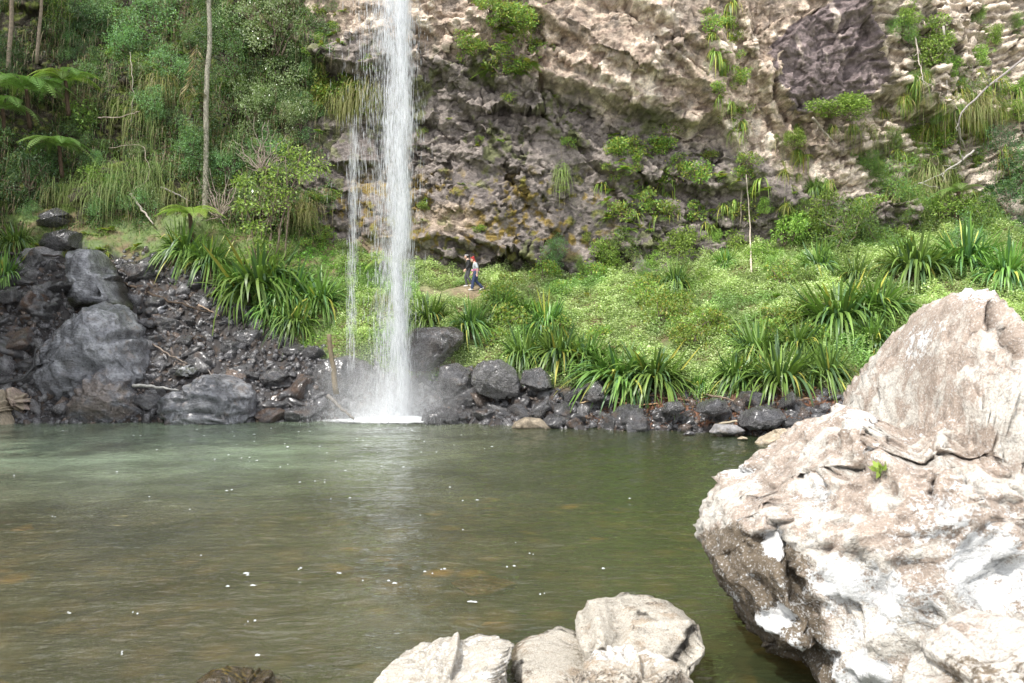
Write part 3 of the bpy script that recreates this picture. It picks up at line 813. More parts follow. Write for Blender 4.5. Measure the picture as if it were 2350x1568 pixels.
big([(358, 925), (372, 902), (410, 893), (460, 862), (500, 857), (545, 862), (580, 884), (597, 920), (602, 985), (385, 985), (362, 960)], 31.9, 1.3,
    'broad flat topped dark boulder at the waterline with horizontal cracks', 404, cols=(SL * .8, SL2 * .85, BR), strata=(.05, .15), lump=.08, p=.5, cracks=[([(380, 925), (450, 915), (520, 925), (590, 915)], .12, 4), ([(370, 950), (440, 945), (520, 955), (595, 945)], .12, 4)])
big([(-30, 905), (5, 893), (25, 905), (38, 930), (42, 985), (-30, 985)], 31.0, .7, 'tan cube shaped stone at the left end of the waterline', 405, mat=M_DRY, cols=(TANR * .8, TANR, GREYR), lump=.08, p=.45, sub=5)
big([(10, 892), (30, 888), (58, 900), (80, 918), (74, 940), (50, 952), (22, 930)], 31.6, .6, 'pinkish tan stone leaning on the tan cube shaped stone', 406, mat=M_DRY, cols=(TANR * .8, np.array([.34, .26, .22]), GREYR), lump=.10, p=.5, sub=5)
big([(712, 900), (722, 845), (750, 822), (800, 815), (842, 828), (868, 862), (872, 905), (840, 935), (780, 930), (735, 925)], 33.6, .9, 'wet black boulder behind the foot of the thin side fall', 407, mat=M_WET, cols=(DARK, GREYR, RUST * .6), lump=.13)
big([(850, 935), (862, 880), (900, 862), (960, 868), (975, 910), (960, 950), (880, 955)], 33.2, .8, 'wet black boulder directly behind the main fall', 408, mat=M_WET, cols=(DARK, GREYR, RUST * .6), lump=.13)
big([(926, 800), (930, 768), (950, 752), (1000, 750), (1042, 748), (1066, 765), (1064, 790), (1045, 812), (1015, 836), (985, 852), (940, 854), (924, 830)], 33.4, 1.0, 'brown black overhanging boulder just right of the main fall under the strap leaved plants', 409, mat=M_WET, cols=(np.array([.075, .062, .055]), GREYR * 1.3, np.array([.12, .09, .07])), lump=.11, p=.5)
big([(1080, 880), (1086, 845), (1105, 828), (1150, 824), (1182, 846), (1198, 882), (1190, 912), (1140, 918), (1100, 905)], 31.2, .8, 'rounded grey boulder with a mossy underside in the right bank', 410, mat=M_WET, cols=(GREYR * .9, GREYR * 1.5, np.array([.07, .07, .02])), lump=.10)
big([(1193, 880), (1200, 850), (1240, 842), (1262, 862), (1268, 890), (1230, 900)], 31.0, .5, 'dark wedge shaped rock beside the rounded grey boulder', 411, mat=M_WET, sub=5, lump=.12)
big([(1000, 890), (1010, 840), (1050, 832), (1080, 850), (1085, 900), (1050, 920), (1010, 915)], 32.0, .6, 'shiny black rock between the main fall and the rounded grey boulder', 412, mat=M_WET, sub=5, lump=.14)
big([(1340, 915), (1352, 880), (1372, 872), (1385, 890), (1388, 915), (1360, 925)], 30.0, .4, 'upright grey rock under the widest strap leaved clump', 413, mat=M_WET, sub=5, cols=(GREYR, GREYR * 1.4, RUST))
big([(1172, 985), (1180, 968), (1205, 957), (1240, 960), (1266, 980), (1262, 990)], 29.6, .4, 'tan stone lying half in the water on the right bank', 414, mat=M_DRY, sub=5, cols=(TANR * .55, TANR * .8, GREYR), lump=.08)
big([(1205, 962), (1228, 930), (1258, 915), (1262, 935), (1240, 962)], 30.0, .35, 'leaning dark slab with a rusty lower edge', 415, mat=M_WET, sub=5, cols=(DARK, GREYR, RUST), lump=.08)
big([(592, 868), (615, 850), (640, 842), (662, 862), (650, 880), (605, 886)], 33.0, .5, 'triangular black rock on the rubble right of the flat topped boulder', 416, mat=M_WET, sub=5)
big([(1594, 945), (1600, 925), (1640, 912), (1668, 920), (1672, 945), (1640, 958)], 27.9, .45, 'smooth blue black rock on the leaf litter of the right bank', 417, mat=M_WET, sub=5, cols=(DARK * .9, DARK * 1.3, DARK), lump=.06, chip=.02, strata=(.02, .2))
big([(1690, 975), (1702, 945), (1740, 930), (1790, 938), (1808, 962), (1780, 985), (1720, 988)], 27.0, .55, 'long dark rock with layered lines at the right end of the bank', 418, mat=M_WET, sub=5, cols=(DARK * .9, DARK * 1.6, DARK), strata=(.05, .3), lump=.07)
big([(1625, 994), (1640, 972), (1690, 975), (1715, 990), (1680, 1000)], 27.0, .35, 'flat grey stone at the water edge of the right bank', 419, mat=M_DRY, sub=5, cols=(GREYR * 1.5, GREYR * 2, TANR * .6), lump=.08)
big([(1725, 1022), (1742, 1003), (1780, 985), (1822, 982), (1850, 1000), (1840, 1030)], 25.2, .5, 'flat cream coloured stone in the shallows beside the huge foreground boulder', 420, mat=M_DRY, sub=5, cols=(TANR, TANR * 1.2, GREYR * 2), lump=.1, strata=(.05, .1))
big([(1565, 998), (1578, 988), (1596, 992), (1598, 999)], 27.3, .15, 'small dark stone poking out of the water near the right bank', 421, mat=M_WET, sub=4)
big([(1690, 1007), (1702, 1001), (1716, 1005), (1716, 1010)], 25.9, .15, 'tiny tan stone poking out of the water near the cream coloured stone', 422, mat=M_DRY, sub=4, cols=(TANR, TANR, TANR))
big([(340, 740), (362, 706), (385, 698), (388, 715), (365, 742)], 36.3, .35, 'small tilted slate grey slab lying against the largest boulder', 423, sub=5, cols=(SL, SL2, BR))
big([(80, 520), (90, 490), (130, 476), (165, 492), (160, 520), (120, 528)], 40.6, .7, 'black lava like outcrop high on the left bank, the upper of two', 424, mat=M_WET, sub=5, cols=(DARK * .8, DARK, np.array([.05, .04, .03])), lump=.16)
big([(88, 560), (100, 535), (150, 526), (190, 535), (192, 570), (150, 584), (100, 578)], 39.2, .7, 'black lava like outcrop just above the perched slate block', 425, mat=M_WET, sub=5, cols=(DARK * .8, DARK, np.array([.05, .04, .03])), lump=.16)
big([(395, 862), (412, 842), (440, 836), (458, 850), (440, 868)], 32.8, .35, 'greenish rounded rock behind the flat topped boulder', 426, mat=M_WETBIG, sub=5, cols=(np.array([.07, .075, .045]), SL2 * .8, SL))
big([(960, 985), (970, 950), (1010, 930), (1050, 945), (1062, 985)], 31.2, .6, 'glistening black rock at the right edge of the splash', 427, mat=M_WET, sub=5, cols=(DARK * .8, DARK, GREYR), lump=.15)
big([(1515, 945), (1530, 922), (1560, 920), (1575, 940), (1550, 955)], 28.4, .35, 'blocky black rock left of the smooth blue black rock', 428, mat=M_WET, sub=5)

R_LEFT = lambda rg: (lambda x: (x, rg.uniform(talus_top(x) + 12, 962), .75 + .5 * rg.random()))(rg.uniform(-20, 360))
R_MID = lambda rg: (lambda x: (x, rg.uniform(talus_top(x) + 10, 962), .8 + .4 * rg.random()))(rg.uniform(310, 790))
R_RIGHT = lambda rg: (lambda x: (x, min(rg.uniform(talus_top(x) + 15, 990), 968 + (x - 1000) * .028), 1.0))(rg.uniform(960, 1860))
scatter_rocks(85, R_LEFT, (.2, .75), 'brown black rock in the jumble around the largest boulder of the left bank', 'rocks around the largest left boulder', ROCKS + RUSTY + PALER[:2], 501)
scatter_rocks(85, R_MID, (.16, .6), 'wet black rock on the rubble slope between the large boulders and the fall', 'rocks on the wet rubble slope', ROCKS + ROCKS + RUSTY, 502)
scatter_rocks(80, R_RIGHT, (.16, .55), 'dark wet rock along the pool edge right of the main fall', 'rocks along the right pool edge', ROCKS + ROCKS + RUSTY[:2] + PALER[:1], 503)

# ------------------------------------------------------------------ near rocks
def lichenmat(name, base, brown, dirt, white, ws=1.0, bump=.5):
    m, nt, ns, ln = newmat(name)
    v = N(nt, 'ShaderNodeTexCoord').outputs['Object']
    a = N(nt, 'ShaderNodeAttribute', attribute_name='Col')
    sp = N(nt, 'ShaderNodeSeparateColor'); ln.new(a.outputs['Color'], sp.inputs[0])   # R brown share, G white share, B dirt share
    n1 = noise(nt, v, 2.6 * ws, 8, .65, .3); n2 = noise(nt, v, 9 * ws, 7, .7, .4); n3 = noise(nt, v, 34 * ws, 5, .65); n4 = noise(nt, stretch(nt, v, (1, 1, 2.4)), 4.5 * ws, 7, .68, .6)
    def thr(noise_, share, soft=.05):   # patch where noise > 1-share
        ad = N(nt, 'ShaderNodeMath', operation='ADD'); ln.new(noise_, ad.inputs[0]); ln.new(share, ad.inputs[1])
        return ramp(nt, ad.outputs[0], [(1 - soft, 0), (1 + soft, 1)])
    c = mix(nt, ramp(nt, n2, [(.3, 0), (.7, 1)]), base, tuple(x * .8 for x in base))
    c = mix(nt, thr(n1, sp.outputs[0], .12), c, brown)
    c = mix(nt, ramp(nt, n3, [(.40, .45), (.50, .0)]), c, tuple(x * .55 for x in brown))
    c = mix(nt, thr(n4, sp.outputs[2], .10), c, dirt)
    c = mix(nt, thr(n2, sp.outputs[2], .10), c, tuple(x * .6 for x in dirt))
    c = mix(nt, thr(mix(nt, .35, n2, n3), sp.outputs[1], .07), c, tuple(min(.8, x * 1.05) for x in white))
    c = mix(nt, thr(mix(nt, .3, n4, n3), sp.outputs[1], .06), c, white)
    c = mix(nt, ramp(nt, n3, [(.56, 0), (.64, .55)]), c, white)
    for sc_, dk in ((1.6 * ws, .72), (6.0 * ws, .85)):     # hairline cracks and pitting
        nn = noise(nt, stretch(nt, v, (1, 1, 1.8), (0, .25, 0)), sc_, 5, .6, .5)
        c = mix(nt, 1.0, c, ramp(nt, nn, [(.48, 1), (.497, dk), (.503, dk), (.52, 1)]), 'MULTIPLY')
    wp = N(nt, 'ShaderNodeSeparateXYZ'); ln.new(N(nt, 'ShaderNodeNewGeometry').outputs['Position'], wp.inputs[0])   # wet tide line above the water
    wz = N(nt, 'ShaderNodeMath', operation='MULTIPLY_ADD', i_1=.30, i_2=-.10); ln.new(n2, wz.inputs[0]); wd = N(nt, 'ShaderNodeMath', operation='SUBTRACT'); ln.new(wp.outputs[2], wd.inputs[0]); ln.new(wz.outputs[0], wd.inputs[1])
    c = mix(nt, 1.0, c, ramp(nt, wd.outputs[0], [(.0, (.32, .29, .24)), (.05, (1, 1, 1))]), 'MULTIPLY')
    b = N(nt, 'ShaderNodeBsdfPrincipled', i_Roughness=.88); b.inputs['Specular IOR Level'].default_value = .25; ln.new(c, b.inputs['Base Color'])
    pt = N(nt, 'ShaderNodeNewGeometry').outputs['Pointiness']; c = mix(nt, 1.0, c, ramp(nt, pt, [(.40, .40), (.5, 1.0), (.62, 1.25)]), 'MULTIPLY'); ln.new(c, b.inputs['Base Color'])
    h = mix(nt, .4, mix(nt, .5, n1, n2), n3); h = mix(nt, .3, h, n4)
    bp = N(nt, 'ShaderNodeBump', i_Strength=bump, i_Distance=.07); ln.new(h, bp.inputs['Height']); ln.new(bp.outputs[0], b.inputs['Normal'])
    o = N(nt, 'ShaderNodeOutputMaterial'); ln.new(b.outputs[0], o.inputs[0]); return m

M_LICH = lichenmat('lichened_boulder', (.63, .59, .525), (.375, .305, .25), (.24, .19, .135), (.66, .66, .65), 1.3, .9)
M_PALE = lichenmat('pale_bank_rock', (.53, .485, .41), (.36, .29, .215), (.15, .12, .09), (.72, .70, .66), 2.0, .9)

def boulder_col(V, pu, pv, n1, n2, sph):
    line = np.interp(pu, [1590, 1700, 1800, 1950, 2150, 2350, 2700], [1180, 1190, 1230, 1240, 1270, 1290, 1300])
    low = smooth(-25, 45, pv - line + 40 * n1)
    br = .47 + .30 * n1 + .08 * n2
    br = br + .05 * smooth(1000, 700, pv)
    wh = .315 + .16 * n1 + .12 * n2
    for (x, y, r, k) in ((1768, 1255, 40, .6), (1900, 900, 60, .16), (1990, 985, 45, .2), (2240, 670, 60, .16), (2120, 760, 60, .14), (1960, 1370, 95, .22), (2080, 1400, 80, .2), (1900, 1320, 70, .18), (2260, 1330, 130, .26), (2040, 1290, 60, .12), (2180, 1180, 160, .08),
                         (1930, 1500, 60, .22), (1990, 1530, 40, .22), (1770, 1420, 40, .26), (1850, 1160, 50, .16), (1700, 1090, 45, .12), (2010, 1540, 50, .22), (1880, 1110, 40, .14)):
        wh = wh + .72 * k * smooth(1.25, .55, np.hypot(pu - x, (pv - y) * 1.15) / r + .55 * n2 + .3 * n1)
    di = .06 + .22 * low + .22 * low * smooth(1990, 1760, pu) + .12 * n1
    di = di + .22 * smooth(130, 40, np.hypot((pu - 1690), (pv - 1340) * .8)) + .15 * smooth(1470, 1540, pv) - .22 * smooth(2150, 2250, pu) * low
    di = di + .25 * smooth(30, 8, polydist(pu, pv, [(1700, 1145), (1760, 1150), (1850, 1100), (2000, 1075), (2150, 1047), (2350, 1062)])) + .2 * smooth(28, 6, polydist(pu, pv, [(1785, 1190), (1800, 1280), (1830, 1400), (1870, 1480)]))
    return np.stack([br, wh, di], 1)

FG = [(1588, 1195), (1594, 1150), (1612, 1118), (1650, 1080), (1740, 1020), (1800, 985), (1845, 960), (1880, 948), (1905, 925), (1970, 848), (2010, 805), (2045, 768), (2072, 740), (2082, 712), (2096, 704), (2125, 694), (2160, 678), (2200, 660), (2232, 655), (2262, 660), (2296, 674), (2322, 692), (2345, 715),
      (2400, 780), (2500, 850), (2640, 1000), (2720, 1250), (2660, 1500), (2500, 1720), (2250, 1760), (2040, 1700), (1900, 1600), (1862, 1540), (1812, 1512), (1762, 1512), (1738, 1480), (1690, 1410), (1650, 1350), (1618, 1290), (1598, 1240)]
bo, bv = poly_boulder('boulder', FG, 8.4, 2.0, M_LICH, 611, sub=7, label='huge pale lichen spotted boulder filling the right foreground', lump=.07, p=.5, fcell=.95, chip=.055, strata=(.018, .22), pl=(6, 1.5, .86, .95), colfn=boulder_col, lean=.15,
    cracks=[([(1690, 1142), (1740, 1150), (1780, 1135), (1850, 1098), (1930, 1085), (2005, 1074), (2080, 1056), (2150, 1046), (2250, 1050), (2400, 1066)], .20, 6), ([(1850, 1092), (2005, 1066), (2150, 1036), (2400, 1056)], .04, 14),
            ([(2010, 1068), (2022, 1030), (2030, 975)], .22, 7), ([(2035, 975), (2050, 1020), (2080, 1040)], .12, 5),
            ([(1782, 1165), (1795, 1230), (1812, 1300), (1828, 1380), (1860, 1440), (1880, 1500)], .22, 18), ([(1700, 1200), (1760, 1185), (1790, 1170)], .15, 8), ([(1640, 1290), (1700, 1250), (1760, 1225)], .10, 7),
            ([(1800, 1255), (1880, 1265), (1980, 1275), (2100, 1300)], .06, 12), ([(2280, 700), (2320, 740), (2350, 770)], .2, 12), ([(2085, 745), (2110, 735)], .12, 9), ([(1740, 1520), (1800, 1530), (1850, 1540)], .5, 26)], kind_name='boulder')
FG_V = bv
def fg_hit(px, py):
    pu = CX + FG_V[:, 0] / FG_V[:, 1] * F; pv = CY - (FG_V[:, 2] - H) / FG_V[:, 1] * F
    d = np.where(FG_V[:, 1] < 8.4, np.hypot(pu - px, pv - py), 1e6)
    k = np.argsort(d)[:6]; return FG_V[k[np.argmin(FG_V[k, 1])]]

def bank_col(br, wh, di):
    return lambda V, pu, pv, n1, n2, sph: np.stack([br + .2 * n1, wh + .1 + .1 * n2, di + .10 + .25 * n1 + .1 * n2], 1)
poly_boulder('boulder', [(830, 1600), (862, 1556), (905, 1512), (960, 1478), (1025, 1460), (1060, 1454), (1095, 1462), (1130, 1459), (1165, 1466), (1187, 1484), (1180, 1510), (1160, 1530), (1168, 1560), (1150, 1660), (1000, 1720), (850, 1680)], 7.1, .75, M_PALE, 621,
    label='pale sharp edged slab at the bottom edge, left of the long tan rock', lump=.06, p=.42, chip=.05, colfn=bank_col(.3, .3, .12), fcell=.33, lean=.5,
    cracks=[([(1185, 1488), (1165, 1525), (1150, 1568)], .16, 9)])
poly_boulder('boulder', [(1140, 1640), (1160, 1520), (1180, 1472), (1260, 1445), (1318, 1432), (1328, 1398), (1352, 1376), (1400, 1366), (1440, 1359), (1500, 1368), (1545, 1384), (1588, 1418), (1614, 1450), (1618, 1478), (1606, 1520), (1580, 1560), (1600, 1680), (1400, 1740), (1200, 1720)], 7.7, .9, M_PALE, 622, sub=6,
    label='long tan rock at the bottom edge with a dark hole near its top', lump=.06, p=.45, chip=.05, colfn=bank_col(.34, .2, .16), fcell=.36, lean=.55,
    cracks=[([(1485, 1402), (1495, 1412)], .3, 11), ([(1320, 1440), (1400, 1430), (1500, 1440), (1560, 1470)], .06, 10), ([(1600, 1460), (1590, 1500), (1575, 1540)], .3, 16), ([(1360, 1500), (1420, 1492)], .06, 5)])
poly_boulder('boulder', [(1290, 1620), (1330, 1540), (1352, 1502), (1385, 1484), (1440, 1480), (1490, 1494), (1540, 1512), (1580, 1548), (1610, 1600), (1600, 1680), (1420, 1720), (1300, 1690)], 6.3, .45, M_PALE, 623,
    label='white topped rock in front of the long tan rock at the bottom edge', lump=.12, p=.5, chip=.06, fcell=.4, lean=.3,
    colfn=lambda V, pu, pv, n1, n2, sph: np.stack([.45 + .1 * n1, .25 + .22 * smooth(1530, 1500, pv + 20 * n2), .2 + .2 * smooth(1510, 1550, pv)], 1))
poly_boulder('boulder', [(2040, 1640), (2072, 1562), (2090, 1512), (2120, 1462), (2155, 1430), (2200, 1405), (2255, 1398), (2310, 1412), (2380, 1440), (2470, 1520), (2500, 1640), (2420, 1720), (2200, 1740), (2080, 1700)], 5.2, .6, M_LICH, 624,
    label='rounded pale boulder in the bottom right corner in front of the huge boulder', lump=.08, p=.5, chip=.045, fcell=.45, lean=.4,
    colfn=lambda V, pu, pv, n1, n2, sph: np.stack([.34 + .1 * n1, .28 + .12 * n1, .14 + .3 * smooth(1450, 1530, pv + 40 * n1) * smooth(2100, 2180, pu)], 1))
M_SUNK = attrmat('algae_wet_rock', .3, .6, 5.0, .8, .05, .6, wet=(.12, .4))
poly_boulder('boulder', [(425, 1620), (440, 1568), (475, 1540), (520, 1528), (560, 1532), (600, 1534), (650, 1545), (690, 1566), (700, 1610), (600, 1650), (480, 1645)], 7.4, .35, M_SUNK, 625, label='low wet brown rock with yellow algae breaking the water at the bottom edge', cols=(np.array([.05, .035, .015]), np.array([.035, .025, .015]), np.array([.20, .14, .02])), lump=.14, chip=.06, fcell=.35)

# sunken stones seen through the water
for i, (sx, sy, r, sq, lb) in enumerate([(905, 1168, .50, .45, 'dark stone just under the water below the main fall, the upper of two'), (812, 1196, .42, .4, 'dark stone just under the water below the main fall, the lower of two'), (300, 1120, 2.2, .3, 'long dark shoal under the water on the left side of the pool'), (1110, 1300, .42, .5, 'orange stone lying on the pool bed right of the fall reflection')]):
    Yc = H * F / (sy - CY)
    o = bpy.data.objects.new('sunken_stone', (rock_mesh('sunken_stone', 330 + i, 4, cols=(np.array([.38, .2, .05]),) * 3) if i == 3 else ROCKS[i].copy()))
    COL.objects.link(o); x = (sx - CX) / F * Yc
    o.location = (x, Yc, -.14 - .14 * (i >= 2) - .35 * (i == 2)); o.scale = (r, r * (.5 if i == 2 else .7), r * sq * .5); tag(o, lb, 'stone')
for m_ in (M_WET, M_WETBIG):
    b_ = [n for n in m_.node_tree.nodes if n.type == 'BSDF_PRINCIPLED'][0]; b_.inputs['Coat Weight'].default_value = .7; b_.inputs['Coat Roughness'].default_value = .24
for ob in list(COL.objects):
    if ob.type == 'MESH' and ob.name.startswith(('rock', 'sunken')) and len(ob.data.materials) == 0:
        ob.data.materials.append(M_WET)
# ================================================================== PLANTS
M_LEAF = leafmat('soft_leaf', .5, .34, .4, .22)
M_GLOSS = leafmat('glossy_leaf', .28, .25, .6, .18)
M_STRAP = leafmat('strap_leaf', .40, .25, .4, .18)
M_GRASS = leafmat('grass_blade', .6, .35, .3, .15)
M_BARK = attrmat('bark', .85, .3, 9, .6, .03, .4)
G1 = np.array([.13, .225, .05]); G2 = np.array([.20, .32, .07]); G3 = np.array([.31, .44, .09]); GD = np.array([.06, .115, .045]); GB = np.array([.125, .205, .095]); YL = np.array([.46, .45, .09]); DRYC = np.array([.42, .33, .20])
BARKC = np.array([.22, .17, .13]); PALEB = np.array([.42, .37, .31])

def pick(n, cols, jit=.2):
    cols = np.asarray(cols); c = cols[rng.integers(len(cols), size=n)]
    return c * rng.uniform(1 - jit, 1 + jit, (n, 1))

def shrub_parts(r, n, leafL, leafW, cols, flat=.8, lobes=14, stems=7, thin=.7, seed=0, droop=.2, stemc=BARKC):
    """crown made of leafy sprays around twig ends, with real twigs below; base at the origin"""
    rg = np.random.default_rng(seed)
    cen = norm(rg.normal(size=(lobes, 3))) * rg.uniform(.35, 1.0, (lobes, 1)) * r * np.array([1, .8, flat]); cen[:, 2] += r * flat * .95
    rad = rg.uniform(.22, .46, lobes) * r
    k = rg.choice(lobes, n, p=rad ** 2 / (rad ** 2).sum())
    o = norm(rg.normal(size=(n, 3)))
    pos = cen[k] + o * (rad[k] * rg.uniform(.25, 1.05, n) ** thin)[:, None] * np.array([1, 1, .75])
    gap = fbm(pos / r * 4.2 + seed * 7, 2, seed)
    keep = gap > -.16; pos, o, k = pos[keep], o[keep], k[keep]; n = len(pos)
    d = o + rg.normal(size=(n, 3)) * .7 + np.array([0, -.2, -droop])
    g = Geo(); g.leaves(pos, d, leafL * rg.uniform(.6, 1.3, n), leafW * rg.uniform(.7, 1.2, n), pick(n, cols, .3))
    t = Geo()
    for i in range(lobes):
        b = np.array([rg.normal() * .12 * r, rg.normal() * .12 * r, 0]) if i < stems else np.array([0, 0, r * flat * .5])
        p = wob(b, cen[i], 7, .12, seed + i); t.tube(p, np.linspace(.030, .008, 7) * (r ** .6), stemc * rg.uniform(.7, 1.2), 5)
    return g, t

def plant(name, cat, label, parts, mats, group=None, cnames=('foliage', 'stem')):
    e = empty(name); tag(e, label, cat, group)
    for (gm, m, nm) in zip(parts, mats, cnames): obj(nm, gm.build(nm), m, e)
    return e

def place(e, p, s=1.0, rz=None, tilt=(0, 0)):
    e.location = [float(v) for v in p]
    e.scale = (s, s, s) if np.isscalar(s) else s
    e.rotation_euler = (tilt[0], tilt[1], rng.uniform(0, 6.28) if rz is None else rz)
    return e

# base plants, one of each kind; the first placing uses the plant itself, later ones copy it
class Kind:
    def __init__(s, make): s.make = make; s.pool = []; s.used = []
    def get(s, nvar=3):
        i = len(s.used); 
        if i < nvar:
            e = s.make(i)
            s.pool.append(e); s.used.append(e); return e
        e = dup(s.pool[i % nvar]); s.used.append(e); return e

def k_shrub(name, cat, r, n, L, W, cols, mat, **kw):
    def mk(i):
        g, t = shrub_parts(r, n, L, W, cols, seed=kw.pop('sd', 0) + i * 13 + int(r * 100) + n, **kw)
        return plant(name, cat, '', (g, t), (mat, M_BARK))
    return Kind(mk)

K_FINE = k_shrub('shrub', 'shrub', 1.7, 7500, .11, .06, [GB * 1.4, GB * 1.8, G1 * 1.5, GB * 2.3], M_LEAF, flat=.95, lobes=26)
K_GREY = k_shrub('shrub', 'shrub', 1.7, 9000, .105, .058, [np.array([.28, .39, .17]), np.array([.35, .46, .21]), G2 * .8, np.array([.45, .53, .32])], M_GLOSS, flat=1.0, lobes=30)
K_DARK = k_shrub('shrub', 'shrub', 1.7, 5200, .10, .055, [GD, GD * 1.3, GB * .8], M_LEAF, flat=.9, lobes=24)
K_BRIGHT = k_shrub('shrub', 'shrub', 1.3, 4600, .13, .07, [G2, G3, G3 * 1.15, G2 * .8], M_LEAF, flat=.8, lobes=20)
K_GLOSSY = k_shrub('shrub', 'shrub', 1.3, 1500, .22, .10, [G2, G2 * .8, G3], M_GLOSS, flat=.9, lobes=18)
K_FEATH = k_shrub('shrub', 'shrub', 1.5, 8500, .14, .030, [G1 * 1.2, G2, G3 * .9, GB * 1.5], M_LEAF, flat=.8, lobes=24)
K_CREEP = k_shrub('shrub', 'shrub', .8, 900, .11, .07, [G3, YL * .8, G2, G2], M_LEAF, flat=.6, lobes=12)

def sh(kind, px, py, rpx, label, base_r, group=None, nv=3, sink=.75, off=.3, sq=1.0):
    p = land_hit(px, py, off); r = rpx / F * p[1]; s = r / base_r
    e = kind.get(nv); place(e, p - np.array([0, -.1, r * sink]), (s, s * .8, s * sq)); tag(e, label, None, group); return e

# ---- left hillside, named ones
sh(K_GREY, 640, 55, 95, 'silvery green shrub at the top edge just left of the fall, highest of its row', 1.7)
sh(K_GREY, 650, 185, 85, 'silvery green rounded shrub midway up the hillside left of the fall', 1.7)
sh(K_GREY, 585, 265, 80, 'sunlit small leaved shrub in front of the rounded silvery shrub', 1.7)
sh(K_GREY, 690, 265, 65, 'small leaved shrub hanging over the bare rock beside the side fall', 1.7)
sh(K_FINE, 545, 165, 75, 'grey green shrub right of the slender mossy trunk', 1.7)
sh(K_GREY, 555, 60, 70, 'pale shrub behind the top of the slender mossy trunk', 1.7)
sh(K_FINE, 370, 70, 95, 'tall grey green shrub left of the slender mossy trunk at the top edge', 1.7)
sh(K_FINE, 290, 110, 70, 'dark vine covered shrub between the palm trunk and the tall grey green shrub', 1.7)
sh(K_FINE, 400, 170, 60, 'small leaved bush on the broken rock below the tall grey green shrub', 1.7)
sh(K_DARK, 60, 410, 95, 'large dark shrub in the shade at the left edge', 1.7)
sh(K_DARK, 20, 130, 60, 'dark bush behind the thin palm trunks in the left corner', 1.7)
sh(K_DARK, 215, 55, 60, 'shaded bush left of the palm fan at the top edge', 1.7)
sh(K_GLOSSY, 190, 275, 48, 'bright glossy sapling with upright leaves below the tree ferns', 1.3)
sh(K_FINE, 440, 345, 65, 'mid green bush at the foot of the hillside left of the slender trunk', 1.7)
sh(K_FINE, 530, 380, 60, 'dark leafy bush right of the foot of the slender trunk', 1.7)
sh(K_FINE, 350, 240, 55, 'thin bush half hidden by hanging grass', 1.7)
GL = 'shrubs filling the left hillside'
for i in range(104):
    px = rng.uniform(-60, 740); py = rng.uniform(-70, 500 - max(0, px - 550) * .5)
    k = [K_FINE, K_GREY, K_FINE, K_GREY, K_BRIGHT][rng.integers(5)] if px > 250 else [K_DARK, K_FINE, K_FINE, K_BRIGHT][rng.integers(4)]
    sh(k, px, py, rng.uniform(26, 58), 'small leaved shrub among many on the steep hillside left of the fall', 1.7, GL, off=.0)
# ---- right side, named ones
sh(K_BRIGHT, 1938, 218, 72, 'round bright green bush growing out of the purple rock face', 1.3, sq=.55, off=.9)
sh(K_BRIGHT, 2140, 95, 62, 'tangled bush with bare roots right of the purple rock face', 1.3)
sh(K_BRIGHT, 2080, 45, 45, 'small bush at the upper right edge of the purple rock face', 1.3)
sh(K_FEATH, 2200, 200, 60, 'loose bush on the layered rock at the right', 1.5)
sh(K_BRIGHT, 1810, 520, 70, 'yellow green leafy bush at the cliff foot right of the white trunk', 1.3)
sh(K_FEATH, 1935, 500, 95, 'large feathery bush at the cliff foot', 1.5)
sh(K_FEATH, 2040, 430, 80, 'feathery bush above the strap leaved clumps at the right', 1.5)
sh(K_FEATH, 2120, 520, 60, 'wispy shrub behind the drooping strap leaved clump', 1.5)
sh(K_DARK, 2310, 350, 70, 'dark shrub at the right edge of the cliff', 1.7)
sh(K_DARK, 2320, 470, 70, 'shaded bush above the fern at the right edge', 1.7)
sh(K_FINE, 2200, 560, 60, 'grey shrub in the shade behind the huge boulder', 1.7)
sh(K_FINE, 1275, 580, 42, 'dark ivy like bush against the cliff right of the walkers', 1.7)
sh(K_FEATH, 1880, 600, 45, 'low feathery shrub on the green slope', 1.5)
sh(K_BRIGHT, 1700, 570, 50, 'leafy bush behind the base of the white trunk', 1.3)
sh(K_BRIGHT, 1400, 585, 55, 'pale green creeper mound at the cliff foot', 1.3)
sh(K_FEATH, 2050, 330, 45, 'thin shrub on the dark ledge below the round bright bush', 1.5)
sh(K_BRIGHT, 1560, 560, 55, 'pale leafy mound under the hanging ferns', 1.3)
for (px, py, r, k, lb) in [(1480, 640, 40, K_FEATH, 'low feathery shrub on the open green slope right of the walkers'), (1620, 650, 44, K_BRIGHT, 'bright low shrub beside the drooping clump on the green slope'), (1770, 590, 60, K_BRIGHT, 'broad bright shrub right of the base of the white trunk'), (1830, 640, 50, K_FEATH, 'feathery shrub in front of the broad bright shrub'), (2030, 560, 60, K_FEATH, 'feathery shrub left of the large drooping strap leaved clump'), (2150, 470, 70, K_BRIGHT, 'light shrub above the large drooping strap leaved clump'), (2270, 520, 70, K_FEATH, 'loose shrub at the far right behind the shaded clump'), (1450, 560, 50, K_FEATH, 'feathery shrub leaning on the cliff foot under the ledges'), (1890, 480, 60, K_BRIGHT, 'leafy shrub on the cliff foot left of the large feathery bush'), (2340, 420, 60, K_FINE, 'shrub at the right edge under the grey bare limb')]:
    sh(k, px, py, r, lb, 1.4)
GR = 'small shrubs on the right hand cliff and slope'
